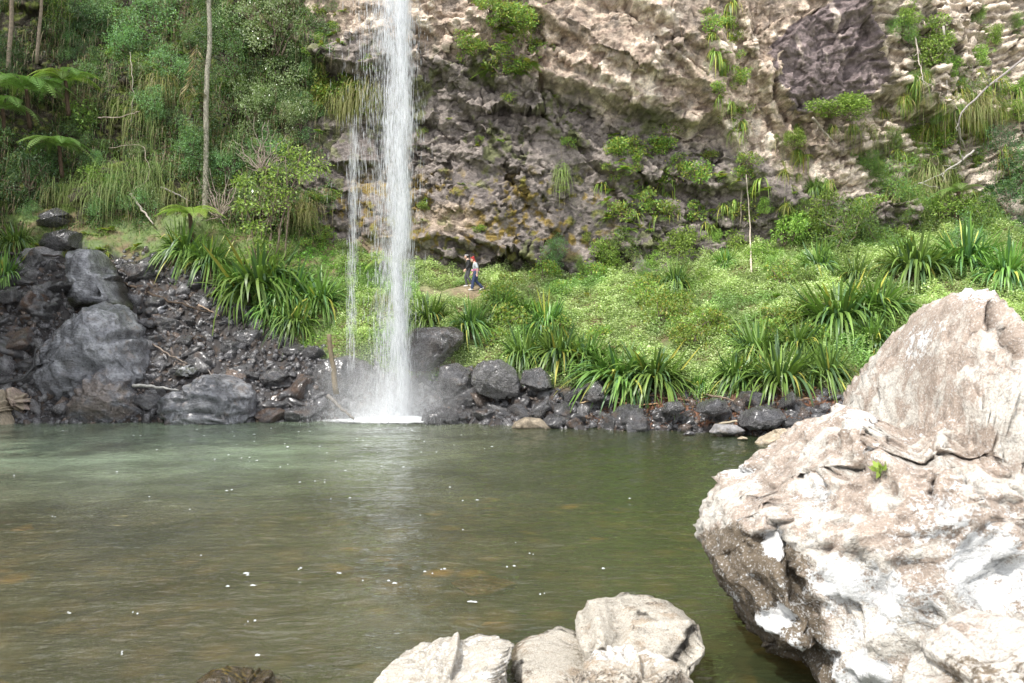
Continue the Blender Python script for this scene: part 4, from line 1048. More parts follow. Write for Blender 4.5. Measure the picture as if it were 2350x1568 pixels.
for (px, py, r) in [(x_, y_, r_) for x_, y_, r_ in zip(rng.uniform(1790, 2350, 44), rng.uniform(40, 520, 44), rng.uniform(26, 46, 44)) if not (x_ < 2050 and y_ < 300)] + [(1760, 470, 30), (1840, 470, 28), (1990, 380, 30), (2000, 560, 34), (2090, 400, 30), (2160, 330, 30), (2180, 420, 34), (2250, 530, 36), (2300, 180, 30), (2260, 300, 26), (2330, 250, 34), (2110, 200, 34), (2160, 260, 30), (1640, 545, 30), (1500, 600, 34), (1340, 610, 28), (2340, 560, 30), (1880, 430, 24), (2240, 30, 34), (2330, 60, 30), (1920, 570, 30), (2060, 530, 34)]:
    sh([K_BRIGHT, K_FEATH, K_FEATH][rng.integers(3)], px, py, r, 'small light green shrub rooted in a crack or ledge of the right hand cliff', 1.4, GR, off=.1)

# small creeping plants tucked into the rock
def k_fern(i):
    g = Geo(); rg = np.random.default_rng(900 + i)
    for f in range(9):
        a = rg.uniform(0, 6.28); d = np.array([math.cos(a), math.sin(a) - .5, rg.uniform(-.1, .9)]); d /= np.linalg.norm(d)
        L = rg.uniform(.35, .7); t = np.linspace(.05, 1, 13)
        ax = d[None] * t[:, None] * L + np.array([0, 0, -.45 * L]) * (t ** 2)[:, None]
        sd = norm(np.cross(d, [0, 0, 1.0])); tg = norm(np.gradient(ax, axis=0))
        col = pick(1, [G3, YL, G2, G3])[0]
        for s in (1, -1):
            g.leaves(ax, tg * .5 + sd * s, .15 * np.sin(np.pi * (t * .85 + .1)) + .02, .045, col, roll=np.tile(np.cross(tg[0], sd), (13, 1)) + .01)
        g.tube(ax, np.linspace(.008, .003, 13), col * .7, 3)
    e = obj('cliff_fern', g.build('cliff_fern'), M_LEAF); tag(e, '', 'fern'); return e
K_CF = Kind(k_fern)
def k_tuft(i):
    rg = np.random.default_rng(930 + i); n = 120; g = Geo()
    a = rg.uniform(0, 6.28, n); el = rg.uniform(.2, 1.3, n)
    d = np.stack([np.cos(a) * np.cos(el), np.sin(a) * np.cos(el) - .35, np.sin(el)], 1)
    g.strips(rg.normal(size=(n, 3)) * .05, d, rg.uniform(.4, .9, n), .022, rg.uniform(.5, 1.6, n), pick(n, [G2, G3, YL, DRYC, G1]), 5, taper=.4)
    e = obj('grass_tuft', g.build('grass_tuft'), M_GRASS); tag(e, '', 'grass'); return e
K_TU = Kind(k_tuft)
def k_strapling(i):
    rg = np.random.default_rng(950 + i); n = 26; g = Geo()
    a = rg.uniform(0, 6.28, n); el = rg.uniform(-.1, 1.2, n)
    d = np.stack([np.cos(a) * np.cos(el), np.sin(a) * np.cos(el) - .5, np.sin(el)], 1)
    g.strips(rg.normal(size=(n, 3)) * .05, d, rg.uniform(.45, .95, n), .07, rg.uniform(.6, 1.8, n), pick(n, [G2, G3, YL, G3]), 5, taper=.4)
    e = obj('hanging_strap_plant', g.build('hanging_strap_plant'), M_STRAP); tag(e, '', 'plant'); return e
K_ST = Kind(k_strapling)
def cl(kind, px, py, s, label, group, off=.05, nv=4):
    p = land_hit(px, py, off); e = kind.get(nv); place(e, p, s); tag(e, label, None, group); return e
def band(n, fn, kinds, label, group, smin=.7, smax=1.4, off=.05):
    n = int(n * 1.5); smin *= .8; smax *= .85
    for i in range(n):
        px, py = fn(); k, lab = kinds[rng.integers(len(kinds))]
        cl(k, px, py, rng.uniform(smin, smax), lab + ' ' + label, group + ' (' + lab.split()[-1] + ')', off)
U = rng.uniform; NRM = rng.normal
CFK = [(K_CF, 'yellow green fern'), (K_ST, 'small strap leaved tuft'), (K_CREEP, 'leafy creeper')]
band(40, lambda: (U(1370, 1760), 470 + NRM() * 45), [CFK[0], CFK[0], CFK[2], CFK[1]], 'on the shaded lower ledges above the green slope', 'plants on the lower ledges')
band(14, lambda: (U(1390, 1560), 360 + NRM() * 30), [CFK[0], CFK[2]], 'on the dark rock under the pale overhang', 'plants under the pale overhang')
band(34, lambda: (1160 + NRM() * 45, U(-20, 175)), [CFK[0], CFK[2], CFK[2]], 'in the green seam right of the fall at the top edge', 'plants in the green seam', .8, 1.5)
band(26, lambda: (lambda y: (1648 + y * .14 + NRM() * 18, y))(U(0, 330)), [CFK[0], CFK[2], CFK[1]], 'along the gully left of the standing ribs of rock', 'plants along the gully', .6, 1.2)
band(30, lambda: (U(715, 850), 215 + NRM() * 42), [CFK[0], (K_TU, 'grass tuft'), CFK[2]], 'on the ledge behind the side fall', 'plants on the ledge behind the side fall', .8, 1.5)
band(10, lambda: (U(700, 790), U(20, 140)), [CFK[0], CFK[2]], 'on the brown rock left of the fall at the top edge', 'plants on the brown rock', .6, 1.1)
band(16, lambda: (U(960, 1350), U(230, 600)), [CFK[0], CFK[2]], 'in a crack of the grey wall right of the fall', 'plants in cracks of the grey wall', .4, .8)
band(26, lambda: (U(1780, 2330), U(290, 520)), [CFK[0], CFK[1], CFK[2], (K_TU, 'grass tuft')], 'on the layered ledges of the right hand cliff', 'plants on the layered ledges', .7, 1.4)
band(24, lambda: (2200 + NRM() * 70, 240 + NRM() * 45), [(K_TU, 'grass tuft')], 'on the layered pale rock at the upper right', 'grass on the layered pale rock', 1.0, 1.8)
band(12, lambda: (U(690, 780), U(430, 570)), [CFK[0], CFK[2]], 'on the mossy wall beside the side fall', 'plants on the mossy wall', .6, 1.0)
band(14, lambda: (U(380, 460), U(60, 240)), [CFK[0]], 'on the broken rock left of the slender trunk', 'ferns on the broken rock', .9, 1.4)
band(14, lambda: (U(60, 330), U(470, 600)), [CFK[0], (K_TU, 'grass tuft')], 'in the shade around the lava like outcrops', 'plants around the outcrops', .7, 1.2)

band(34, lambda: (U(1130, 1900), U(640, 800)), [(K_CREEP, 'leafy creeper'), (K_CREEP, 'leafy creeper'), CFK[0], (K_TU, 'grass tuft')], 'growing through the herb carpet of the green slope', 'plants on the green slope', 1.0, 1.6, -.1)
# ---- strap leaved clumps
def k_clump(i):
    rg = np.random.default_rng(700 + i); n = 330; g = Geo()
    a = rg.uniform(0, 6.28, n); el = np.arcsin(rg.uniform(.12, .98, n))
    d = np.stack([np.cos(a) * np.cos(el), np.sin(a) * np.cos(el), np.sin(el)], 1)
    base = np.stack([np.cos(a), np.sin(a), 0 * a], 1) * (rg.uniform(0, .5, n))[:, None] + np.array([0, 0, .02])
    base[:, 2] += rg.uniform(0, .3, n)
    dr = np.clip(.9 - .55 * el + rg.normal(size=n) * .22, .12, 1.3)
    L = rg.uniform(.85, 1.45, n)
    c = pick(n, [G1 * 1.1, G1 * .8, G2 * .95, GD * 1.5, G1 * 1.2], .3); yl = rg.random(n) < .03; c[yl] = YL * rg.uniform(.7, 1.1, (yl.sum(), 1))
    g.strips(base, d, L, rg.uniform(.05, .085, n), dr, c, 7, tipcol=c * 1.15, taper=.45)
    dead = Geo(); m = 16; a = rg.uniform(0, 6.28, m)
    dead.strips(np.stack([np.cos(a), np.sin(a), 0 * a + .3], 1) * .15, np.stack([np.cos(a), np.sin(a), 0 * a + .3], 1), rg.uniform(.5, .9, m), .05, rg.uniform(1.0, 1.6, m), pick(m, [DRYC * .55, DRYC * .35]), 5)
    e = empty('strap_leaf_clump'); tag(e, '', 'plant')
    obj('leaves', g.build('leaves'), M_STRAP, e); obj('dead_leaf', dead.build('dead_leaf'), M_GRASS, e); return e
K_CL = Kind(k_clump)
def clump(px, py, r, label, group=None, wide=1.0, off=0.0, up=.45):
    """px,py = middle of the clump in view, r = half height in view"""
    r = r * (1.12 if px < 800 else 1.15 if py > 700 else .98)
    b = land_hit(px, py + r * up, off); s = r / F * b[1] * 1.08
    e = K_CL.get(5); v_ = rng.uniform(.82, 1.18); place(e, b - np.array([0, 0, .1 * s]), (s * wide * v_, s * wide * v_, s * 1.1 * rng.uniform(.8, 1.2)), None, (rng.normal() * .12, rng.normal() * .12)); tag(e, label, None, group)
GC = 'strap leaved clumps'
for c in [(985, 712, 46, 'strap leaved clump nearest the right side of the main fall'), (1080, 728, 58, 'upright strap leaved clump above the brown black overhanging boulder'), (1150, 695, 40, 'dark strap leaved clump below the walkers, left of two', 1.2), (1205, 700, 44, 'dark strap leaved clump below the walkers, right of two', 1.2), (1255, 725, 52, 'yellowish strap leaved clump behind the dark wedge shaped rock'),
          (1203, 798, 58, 'strap leaved clump standing on the bank above the rounded grey boulder'), (1285, 790, 66, 'tall strap leaved clump right of the one above the rounded grey boulder'), (1345, 800, 62, 'strap leaved clump left of the widest one'), (1420, 836, 66, 'widest strap leaved clump on the right bank, its left half', 1.15), (1500, 840, 58, 'widest strap leaved clump on the right bank, its right half', 1.2), (1390, 850, 44, 'low strap leaved clump hanging over the upright grey rock'),
          (1550, 640, 46, 'drooping strap leaved clump on the green slope under the hanging ferns'), (1665, 592, 40, 'drooping strap leaved clump left of the white trunk'), (1605, 875, 34, 'small strap leaved clump in the gap of the right bank'), (1690, 838, 60, 'strap leaved clump at the right bank with yellowing tips'), (1790, 842, 70, 'big fanned strap leaved clump over the leaf litter', 1.05), (1905, 838, 66, 'strap leaved clump touching the outline of the huge boulder'),
          (1740, 785, 54, 'strap leaved clump in the second row, right of the open green slope'), (1830, 770, 56, 'strap leaved clump in the second row behind the fanned one'), (1930, 705, 70, 'dense dark strap leaved clump in the middle of the right slope', 1.25), (2010, 690, 62, 'dense strap leaved clump right of the dark one on the slope', 1.2), (1880, 600, 56, 'strap leaved clump below the feathery bush'), (1960, 625, 50, 'strap leaved clump between the feathery bush and the drooping clump'),
          (2100, 590, 88, 'large drooping strap leaved clump above the top of the huge boulder'), (2220, 580, 72, 'strap leaved clump in the shade right of the large drooping one'), (2310, 600, 84, 'strap leaved clump at the right edge behind the huge boulder'), (2040, 780, 56, 'strap leaved clump half hidden by the slope of the huge boulder'), (1870, 425, 32, 'strap leaved plant hanging from the cliff below the round bright bush'),
          (2000, 760, 60, 'strap leaved clump above the half hidden one by the huge boulder'),
          (600, 625, 80, 'big strap leaved clump on the left bank, tallest of four', 1.05), (665, 660, 70, 'strap leaved clump right of the tallest one on the left bank'), (735, 665, 62, 'strap leaved clump on the left bank nearest the side fall'), (675, 725, 50, 'low strap leaved clump over the rubble left of the side fall'), (420, 555, 66, 'strap leaved clump below the bright tree fern'), (480, 585, 52, 'strap leaved clump right of the one below the bright tree fern'),
          (560, 640, 58, 'strap leaved clump left of the tallest one, spilling over the rubble'), (640, 690, 56, 'strap leaved clump in front of the tallest one on the left bank'), (10, 615, 50, 'strap leaved clump at the left edge above the fallen branch'), (40, 545, 42, 'shaded strap leaved clump at the left edge beside the lava like outcrop')]:
    clump(c[0], c[1], c[2], c[3], GC, c[4] if len(c) > 4 else .9)

# ---- tree ferns and palms
def frond(g, d, L, droop, col, K=22, pl=.42, pw=.10, lift=.25):
    t = np.linspace(.06, 1, K)
    ax = d[None] * t[:, None] * L + np.array([0, 0, lift * L]) * (t * (1 - t))[:, None] * 2 - np.array([0, 0, droop * L]) * (t ** 2)[:, None]
    sd = norm(np.cross(d, [0, 0, 1.0])); tg = norm(np.gradient(ax, axis=0)); up = np.cross(sd, tg)
    prof = np.clip(np.sin(np.pi * (t * .8 + .17)), .05, 1)
    for s in (1, -1):
        dirs = sd * s + tg * .45 - np.array([0, 0, .25])
        # each pinna: two rows of little leaflets
        for q in np.linspace(.12, .92, 6):
            b = ax + norm(dirs) * (pl * L * .55 * prof * q)[:, None]
            for s2 in (1, -1):
                g.leaves(b, norm(tg) * s2 * .9 + norm(dirs) * .5, pl * L * .16 * prof * (1.05 - q * .7) + .02, pw * L * .2 * (1.1 - q * .5), col * rng.uniform(.85, 1.15), roll=np.tile(up.mean(0), (K, 1)), fold=.1)
    g.tube(ax, np.linspace(.018, .004, K), col * .6 + BARKC * .3, 4)
def tree_fern(px, py, L, label, cols, nf=9, trunk=1.2, droop=.5):
    p = land_hit(px, py, 1.6); R = L / F * p[1]
    e = empty('tree_fern', p - np.array([0, 0, trunk])); tag(e, label, 'fern')
    g = Geo()
    for i in range(nf):
        a = 6.283 * i / nf + rng.uniform(-.25, .25); d = norm(np.array([math.cos(a), math.sin(a) * .9 - .15, .15 + rng.uniform(-.1, .25)]))
        gg = Geo(); frond(gg, d, R * rng.uniform(.8, 1.1), droop * rng.uniform(.6, 1.2), pick(1, cols)[0])
        for V, C in zip(gg.V, gg.C): V += np.array([0, 0, trunk])
        f = obj('frond', gg.build('frond'), M_LEAF, e)
    t = Geo(); t.tube(wob([0, .3, -.6], [0, 0, trunk], 8, .05, 3), np.linspace(.12, .09, 8), np.array([.09, .06, .04]), 8); obj('trunk', t.build('trunk'), M_BARK, e)
    return e
FB = [np.array([.19, .33, .09]), np.array([.24, .39, .11])]; FL = [np.array([.36, .50, .10]), np.array([.42, .54, .12])]
tree_fern(60, 205, 118, 'largest tree fern on the shaded left hillside with broad fronds', FB, 13, 1.4)
tree_fern(150, 185, 90, 'tree fern right of the largest one with yellowing fronds', [FB[0], FL[0] * .8], 12, 1.2)
tree_fern(135, 335, 92, 'tree fern in front of the dark shrub at the left', FB, 12, 1.0)
tree_fern(5, 250, 105, 'tree fern cut by the left edge of the view', FB, 8, 1.2)
tree_fern(435, 490, 80, 'bright lime tree fern above a strap leaved clump', FL, 10, .8, .35)
tree_fern(560, 600, 30, 'small fern between the strap leaved clumps of the left bank', FL, 8, .3)
tree_fern(880, 600, 48, 'pale fern on the bank seen through the main fall', FL, 8, .5)
tree_fern(2200, 440, 75, 'tree fern with an arching frond near the right edge', [FL[0] * .8, FB[1]], 7, .9)
tree_fern(460, 225, 42, 'rusty fern on the hillside beside the slender trunk', [np.array([.20, .20, .07])], 8, .5)

def palm(px0, py0, px1, py1, r, label, crown):
    b = land_hit(px0, py0, .6); top = P(px1, py1, b[1] - .5)
    e = empty('palm_tree', b); tag(e, label, 'palm')
    t = Geo(); t.tube(wob([0, 0, -.8], top - b, 10, .012, 4), np.linspace(r, r * .75, 10), np.array([.26, .21, .16]), 8); obj('trunk', t.build('trunk'), M_BARK, e)
    g = Geo()
    for i in range(9):
        a = 6.283 * i / 9 + .3; d = norm(np.array([math.cos(a), math.sin(a), .35])); K = 26; L = crown; tt = np.linspace(.1, 1, K)
        ax = (top - b) + d[None] * tt[:, None] * L - np.array([0, 0, .75 * L]) * (tt ** 2)[:, None]
        sd = norm(np.cross(d, [0, 0, 1.0])); tg = norm(np.gradient(ax, axis=0))
        for s in (1, -1): g.leaves(ax, sd * s + tg * .6 - np.array([0, 0, .35]), .55 * np.sin(np.pi * (tt * .8 + .15)) + .05, .05, pick(1, [G2, G1])[0], roll=np.tile(np.cross(tg[0], sd), (K, 1)))
        g.tube(ax, np.linspace(.02, .005, K), G2 * .7, 4)
    obj('crown', g.build('crown'), M_GLOSS, e); return e
palm(84, 112, 100, -75, .10, 'slim palm with a bare trunk rising out of the largest tree fern', 2.4)
palm(18, 150, 30, -55, .13, 'slim palm with a bare trunk at the left edge', 2.4)

def slender():
    b = land_hit(470, 478, .3); top = P(480, -90, b[1] - .3)
    e = empty('slender_tree', b); tag(e, 'tall slender tree with a pale mossy trunk standing on the left hillside', 'tree')
    pts = wob([0, 0, -.5], top - b, 22, .012, 8); t = Geo(); t.tube(pts, np.linspace(.15, .11, 22), np.array([.38, .35, .28]), 10); obj('trunk', t.build('trunk'), M_BARK, e)
    n = 5200; k = rng.random(n) ** .7; q = np.stack([np.interp(k, np.linspace(0, 1, 22), pts[:, j]) for j in range(3)], 1)
    a = rng.uniform(0, 6.28, n); rr = .12 + .5 * rng.random(n) * (k > .35) + .1 * rng.random(n)
    pos = q + np.stack([np.cos(a) * rr, np.sin(a) * rr, 0 * a], 1)
    g = Geo(); g.leaves(pos, np.stack([np.cos(a), np.sin(a), -.4 + 0 * a], 1), .10, .055, pick(n, [GB, GD * 1.4, G1])); obj('climber', g.build('climber'), M_LEAF, e)
slender()
def small_tree():
    b = ground_hit(600, 600); e = empty('small_tree', b); tag(e, 'small tree with bright shiny leaves and several thin trunks beside the side fall', 'tree')
    t = Geo(); g = Geo()
    Y = b[1]
    for (x0, x1, y1, s) in ((600, 595, 440, 1), (612, 640, 385, 2), (622, 690, 350, 3), (590, 560, 440, 4), (655, 655, 360, 5)):
        p0 = P(x0, 610, Y); p1 = P(x1, y1, Y - .2)
        t.tube(wob(p0 - b, p1 - b, 10, .05, s), np.linspace(.06, .02, 10), BARKC * .8, 6)
    for (x, y, r) in ((590, 425, 42), (560, 470, 34), (620, 470, 38), (585, 520, 34), (630, 400, 36), (690, 365, 40), (730, 380, 32), (660, 345, 34), (700, 400, 26), (650, 440, 28), (600, 560, 22), (555, 415, 24)):
        c = P(x, y, Y - .2 + rng.uniform(-.5, .4)) - b; R = r / F * Y; n = 150
        o = norm(rng.normal(size=(n, 3))); pos = c + o * R * rng.uniform(.2, 1, (n, 1)) * np.array([1.1, .9, .75])
        g.leaves(pos, o + rng.normal(size=(n, 3)) * .5 - np.array([0, 0, .5]), .20 * rng.uniform(.6, 1.2, n), .09, pick(n, [G3, G2 * 1.2, G2, G3 * 1.2]))
        t.tube(wob(P(620, 500, Y) - b, c, 7, .08, x), np.linspace(.025, .008, 7), BARKC, 4)
    obj('trunk', t.build('trunk'), M_BARK, e); obj('foliage', g.build('foliage'), M_GLOSS, e)
small_tree()

# ---- grasses hanging off the hillside
def hang(px, py, w, h, label, n=520, cols=(G1 * 1.1, G2, DRYC * .7, G2 * 1.1)):
    n = int(n * .6) if px < 600 else n; h = h * .8
    p = land_hit(px, py, .25); R = w / F * p[1]; L = h / F * p[1]
    g = Geo(); a = rng.uniform(0, 6.28, n); el = rng.uniform(.1, 1.2, n)
    d = np.stack([np.cos(a) * np.cos(el), np.sin(a) * np.cos(el) * .7 - .35, np.sin(el) * .8], 1)
    g.strips(np.stack([rng.normal(size=n) * R * .42, rng.normal(size=n) * .15, rng.normal(size=n) * L * .22], 1), d, L * rng.uniform(.6, 1.1, n), .022, rng.uniform(.9, 1.7, n), pick(n, cols), 7, tipcol=DRYC * .5 + G2 * .5, taper=.5)
    o = obj('hanging_grass', g.build('hanging_grass'), M_GRASS, None, p); tag(o, label, 'grass'); return o
hang(300, 395, 95, 105, 'largest drooping grass tussock on the left hillside', 620, (G1, G2 * .8, G1 * 1.2, G2))
hang(235, 430, 90, 110, 'drooping grass tussock left of and below the largest one', 420, (G1, G2 * .8, G1 * 1.2))
hang(330, 265, 50, 110, 'yellow hanging grass in the middle of the left hillside', 200, (YL * .6, G2, G1))
hang(275, 230, 60, 80, 'grass below the tree fern with yellowing fronds', 220)
hang(370, 190, 46, 70, 'thin grass on the hillside left of the slender trunk', 300, (YL * .8, G2, DRYC))
hang(380, 440, 90, 70, 'low grass at the foot of the hillside beside the white fallen branch', 520)
hang(800, 225, 60, 80, 'sunlit grass fringe on the ledge behind the side fall', 420, (YL, DRYC, G3))
hang(840, 205, 50, 90, 'dry grass fringe on the ledge behind the main fall', 380, (DRYC, YL * .8))
hang(2085, 445, 44, 110, 'long pale hanging grass at the right above the drooping clump', 420, (DRYC, G2, YL * .7))
hang(2140, 400, 36, 110, 'narrow pale hanging grass right of the long one', 320, (DRYC, G2))
hang(1985, 300, 36, 60, 'grass on the ledge right of the round bright bush', 240)
hang(2230, 235, 90, 70, 'yellow grass bed on the layered rock near the right edge', 500, (YL * .7, G2, DRYC))
hang(150, 440, 70, 70, 'shaded grass between the dark shrub and the tussocks', 380)
hang(700, 480, 40, 60, 'brown grass at the foot of the mossy wall', 260, (DRYC, YL * .5))
hang(1290, 395, 12, 60, 'narrow bright grass spray on the grey wall', 120, (G3, G2))
hang(890, 690, 40, 50, 'pale grass on the slope seen through the main fall', 260, (DRYC, G3))

# ---- trailing stems, branches, sticks
def stick(pts, r, label, col=PALEB, name='branch', cat='branch', off=.08, twigs=0, seed=1, lift=0.0, wobb=.03):
    W = []
    for p in pts:
        W.append(land_hit(p[0], p[1], off if len(p) < 3 else p[2]) + np.array([0, 0, lift]))
    W = np.array(W); q = path(W, 16); L = np.linalg.norm(W[-1] - W[0])
    q[1:-1] += wobb * L * np.stack([fbm(np.stack([np.arange(14) * .6 + seed * 3.3, np.full(14, seed * 1.7), np.full(14, k * 9.1)], 1), 2, seed) for k in range(3)], 1)
    b = q[0].copy(); g = Geo(); g.tube(q - b, np.linspace(r, r * .45, 16), col, 7)
    for k in range(twigs):
        i = rng.integers(3, 15); d = norm(rng.normal(size=3) + np.array([0, -.6, 0])) * L * rng.uniform(.12, .3)
        g.tube(wob(q[i] - b, q[i] - b + d, 6, .15, k + seed), np.linspace(r * .4, r * .12, 6), col, 4)
    o = obj(name, g.build(name, True), M_BARK, None, b); tag(o, label, cat); return o
stick([(-20, 580), (60, 584), (145, 588)], .09, 'dark fallen branch reaching from the left edge to the perched slate block', np.array([.07, .06, .055]), off=.4)
stick([(305, 885), (345, 886), (410, 896)], .07, 'white driftwood stick lying on the flat topped boulder', np.array([.5, .48, .44]), name='driftwood', cat='driftwood', off=1.35)
stick([(300, 445), (325, 480), (352, 515)], .08, 'white fallen branch leaning at the foot of the left hillside', np.array([.45, .40, .34]), off=.5)
stick([(370, 430), (405, 445), (435, 462)], .06, 'grey broken branch above the bright tree fern', np.array([.33, .30, .27]), off=.5)
stick([(285, 650), (360, 680), (440, 706), (500, 722)], .07, 'dark log lying down the rubble slope right of the perched slate block', np.array([.07, .05, .035]), name='log', cat='log', off=.25)
stick([(350, 790), (385, 812), (430, 835)], .035, 'thin stick on the rubble right of the largest boulder', np.array([.25, .20, .16]), name='stick', cat='stick', off=.3)
stick([(455, 700), (480, 712), (505, 726)], .04, 'pale end of a snapped pole on the rubble slope', np.array([.38, .28, .2]), name='stick', cat='stick', off=.3)
stick([(450, 800), (475, 845), (490, 868)], .025, 'thin bare twig hanging down the rubble slope', np.array([.4, .36, .32]), name='stick', cat='stick', off=.3)
stick([(0, 880), (50, 872), (75, 845), (82, 800)], .06, 'curved black branch at the left edge below the jumble of rocks', np.array([.06, .06, .06]), off=.7)
stick([(1310, 905), (1375, 912), (1440, 930)], .04, 'bleached stick lying on the right bank under the clumps', np.array([.5, .38, .24]), name='stick', cat='stick', off=.3)
stick([(1330, 925), (1390, 915), (1460, 918)], .03, 'second bleached stick crossing the leaf litter of the right bank', np.array([.45, .33, .2]), name='stick', cat='stick', off=.35)
stick([(1420, 925), (1470, 930), (1510, 926)], .04, 'orange brown stick between the rocks of the right bank', np.array([.42, .26, .14]), name='stick', cat='stick', off=.3)
stick([(1620, 905), (1700, 925), (1760, 930), (1860, 915)], .04, 'long twiggy branch lying on the leaf litter over the dark rocks', np.array([.20, .15, .11]), off=.3, twigs=12)
stick([(1480, 905), (1530, 915), (1600, 920)], .035, 'brown branch with twigs lying in the leaf litter', np.array([.24, .15, .10]), off=.3, twigs=10)
stick([(1640, 975), (1700, 965), (1740, 968)], .05, 'pale driftwood limb at the water edge of the right bank', np.array([.42, .36, .26]), name='driftwood', cat='driftwood', off=.4)
stick([(752, 908), (780, 935), (812, 962)], .09, 'wet grey log leaning into the splash of the fall', np.array([.20, .18, .16]), name='log', cat='log', off=1.2)
# upright weathered pole by the side fall
pb = P(772, 905, 32.0); pt_ = P(755, 768, 32.3)
g = Geo(); g.tube(wob([0, 0, 0], pt_ - pb, 10, .03, 6), np.linspace(.12, .085, 10), np.array([.17, .135, .085]), 9); o = obj('pole', g.build('pole', True), M_BARK, None, pb); tag(o, 'mossy brown pole standing upright in front of the side fall', 'pole')
# pale trunk at right and its neighbours
stick([(1724, 625), (1722, 540), (1718, 470), (1712, 400)], .05, 'thin straight white trunk rising from the green slope to the ledges', np.array([.55, .47, .39]), name='thin_trunk', cat='tree', off=.5, wobb=.008)
stick([(1698, 520), (1702, 450), (1700, 380), (1688, 260), (1672, 120)], .022, 'long thin vine hanging down the gully left of the standing ribs', np.array([.38, .31, .25]), name='vine', cat='vine', off=.35, wobb=.02)
stick([(2410, 90), (2330, 150), (2260, 205), (2195, 268), (2205, 335)], .07, 'grey bare limb reaching in from the right edge', np.array([.30, .27, .25]), off=1.4, twigs=3, wobb=.012)
stick([(2165, 60), (2168, 150), (2190, 270), (2215, 345)], .05, 'pale root like vine hanging right of the tangled bush', np.array([.46, .42, .37]), name='vine', cat='vine', off=.7, twigs=2)
stick([(2100, 85), (2110, 140), (2120, 195)], .04, 'bundle of bare pale roots hanging under the tangled bush', np.array([.46, .40, .34]), name='vine', cat='vine', off=.9, twigs=9)
stick([(2235, 345), (2200, 375), (2150, 405), (2100, 425)], .05, 'bare pale branch lying across the right hand shrubs', np.array([.46, .43, .39]), off=1.0, twigs=9)
stick([(1865, 270), (1890, 300), (1920, 335)], .06, 'knotted root below the round bright bush', np.array([.38, .33, .28]), name='root', cat='root', off=.5, twigs=6)
stick([(1560, 40), (1568, 130), (1580, 230)], .018, 'thin brown vine on the pale upper wall', np.array([.25, .18, .13]), name='vine', cat='vine', off=.15)
stick([(1286, 320), (1290, 400), (1296, 480)], .015, 'thin vine hanging on the grey wall right of the fall', np.array([.3, .25, .18]), name='vine', cat='vine', off=.25)
stick([(690, 120), (705, 200), (700, 290)], .015, 'thin vine on the brown rock left of the side fall', np.array([.4, .34, .28]), name='vine', cat='vine', off=.3)
stick([(298, 120), (306, 200), (300, 290)], .02, 'pale vine hanging through the left hillside shrubs', np.array([.42, .36, .3]), name='vine', cat='vine', off=1.2)
stick([(225, 270), (270, 270), (320, 256)], .035, 'pale bare branch sticking out of the left hillside', np.array([.42, .34, .28]), off=1.4, twigs=2)
stick([(250, 340), (330, 330), (345, 410), (300, 440)], .02, 'thin looping branch above the largest grass tussock', np.array([.38, .32, .26]), off=1.0)
for i, (px, py, dx, lab) in enumerate([(600, 335, 40, 'leafless twiggy bush above the small shiny tree'), (505, 440, 35, 'bare white twigs beside the small shiny tree')]):
    p = land_hit(px, py + 60, .9); g = Geo()
    for k in range(22):
        q = P(px + rng.normal() * dx, py + rng.normal() * 28, p[1] + rng.normal() * .5) - p
        w = wob([0, 0, 0], q, 9, .14, k + 30 * i); g.tube(w, np.linspace(.03, .007, 9), np.array([.42, .34, .29]), 4)
        for j in (4, 6): g.tube(wob(w[j], w[j] + rng.normal(size=3) * .3, 5, .1, k + j), np.linspace(.012, .005, 5), np.array([.42, .34, .29]), 3)
    o = obj('bare_bush', g.build('bare_bush'), M_BARK, None, p); tag(o, lab, 'bush')
# dead palm frond caught on the slender tree
g = Geo(); p = land_hit(440, 120, 1.1); K = 34; t = np.linspace(0, 1, K); ax = np.stack([.3 * np.sin(t * 2) - .9 * t, 0 * t, -2.6 * t], 1) + np.array([.3, 0, .4])
for s in (1, -1): g.leaves(ax, np.stack([np.full(K, s * .7), rng.normal(size=K) * .3, np.full(K, -.9)], 1), .75, .045, pick(K, [DRYC, DRYC * .8, DRYC * 1.2]))
g.tube(ax, np.linspace(.03, .01, K), DRYC * .7, 5); o = obj('dead_frond', g.build('dead_frond'), M_GRASS, None, p); tag(o, 'dead tan palm frond hanging left of the slender trunk', 'frond')

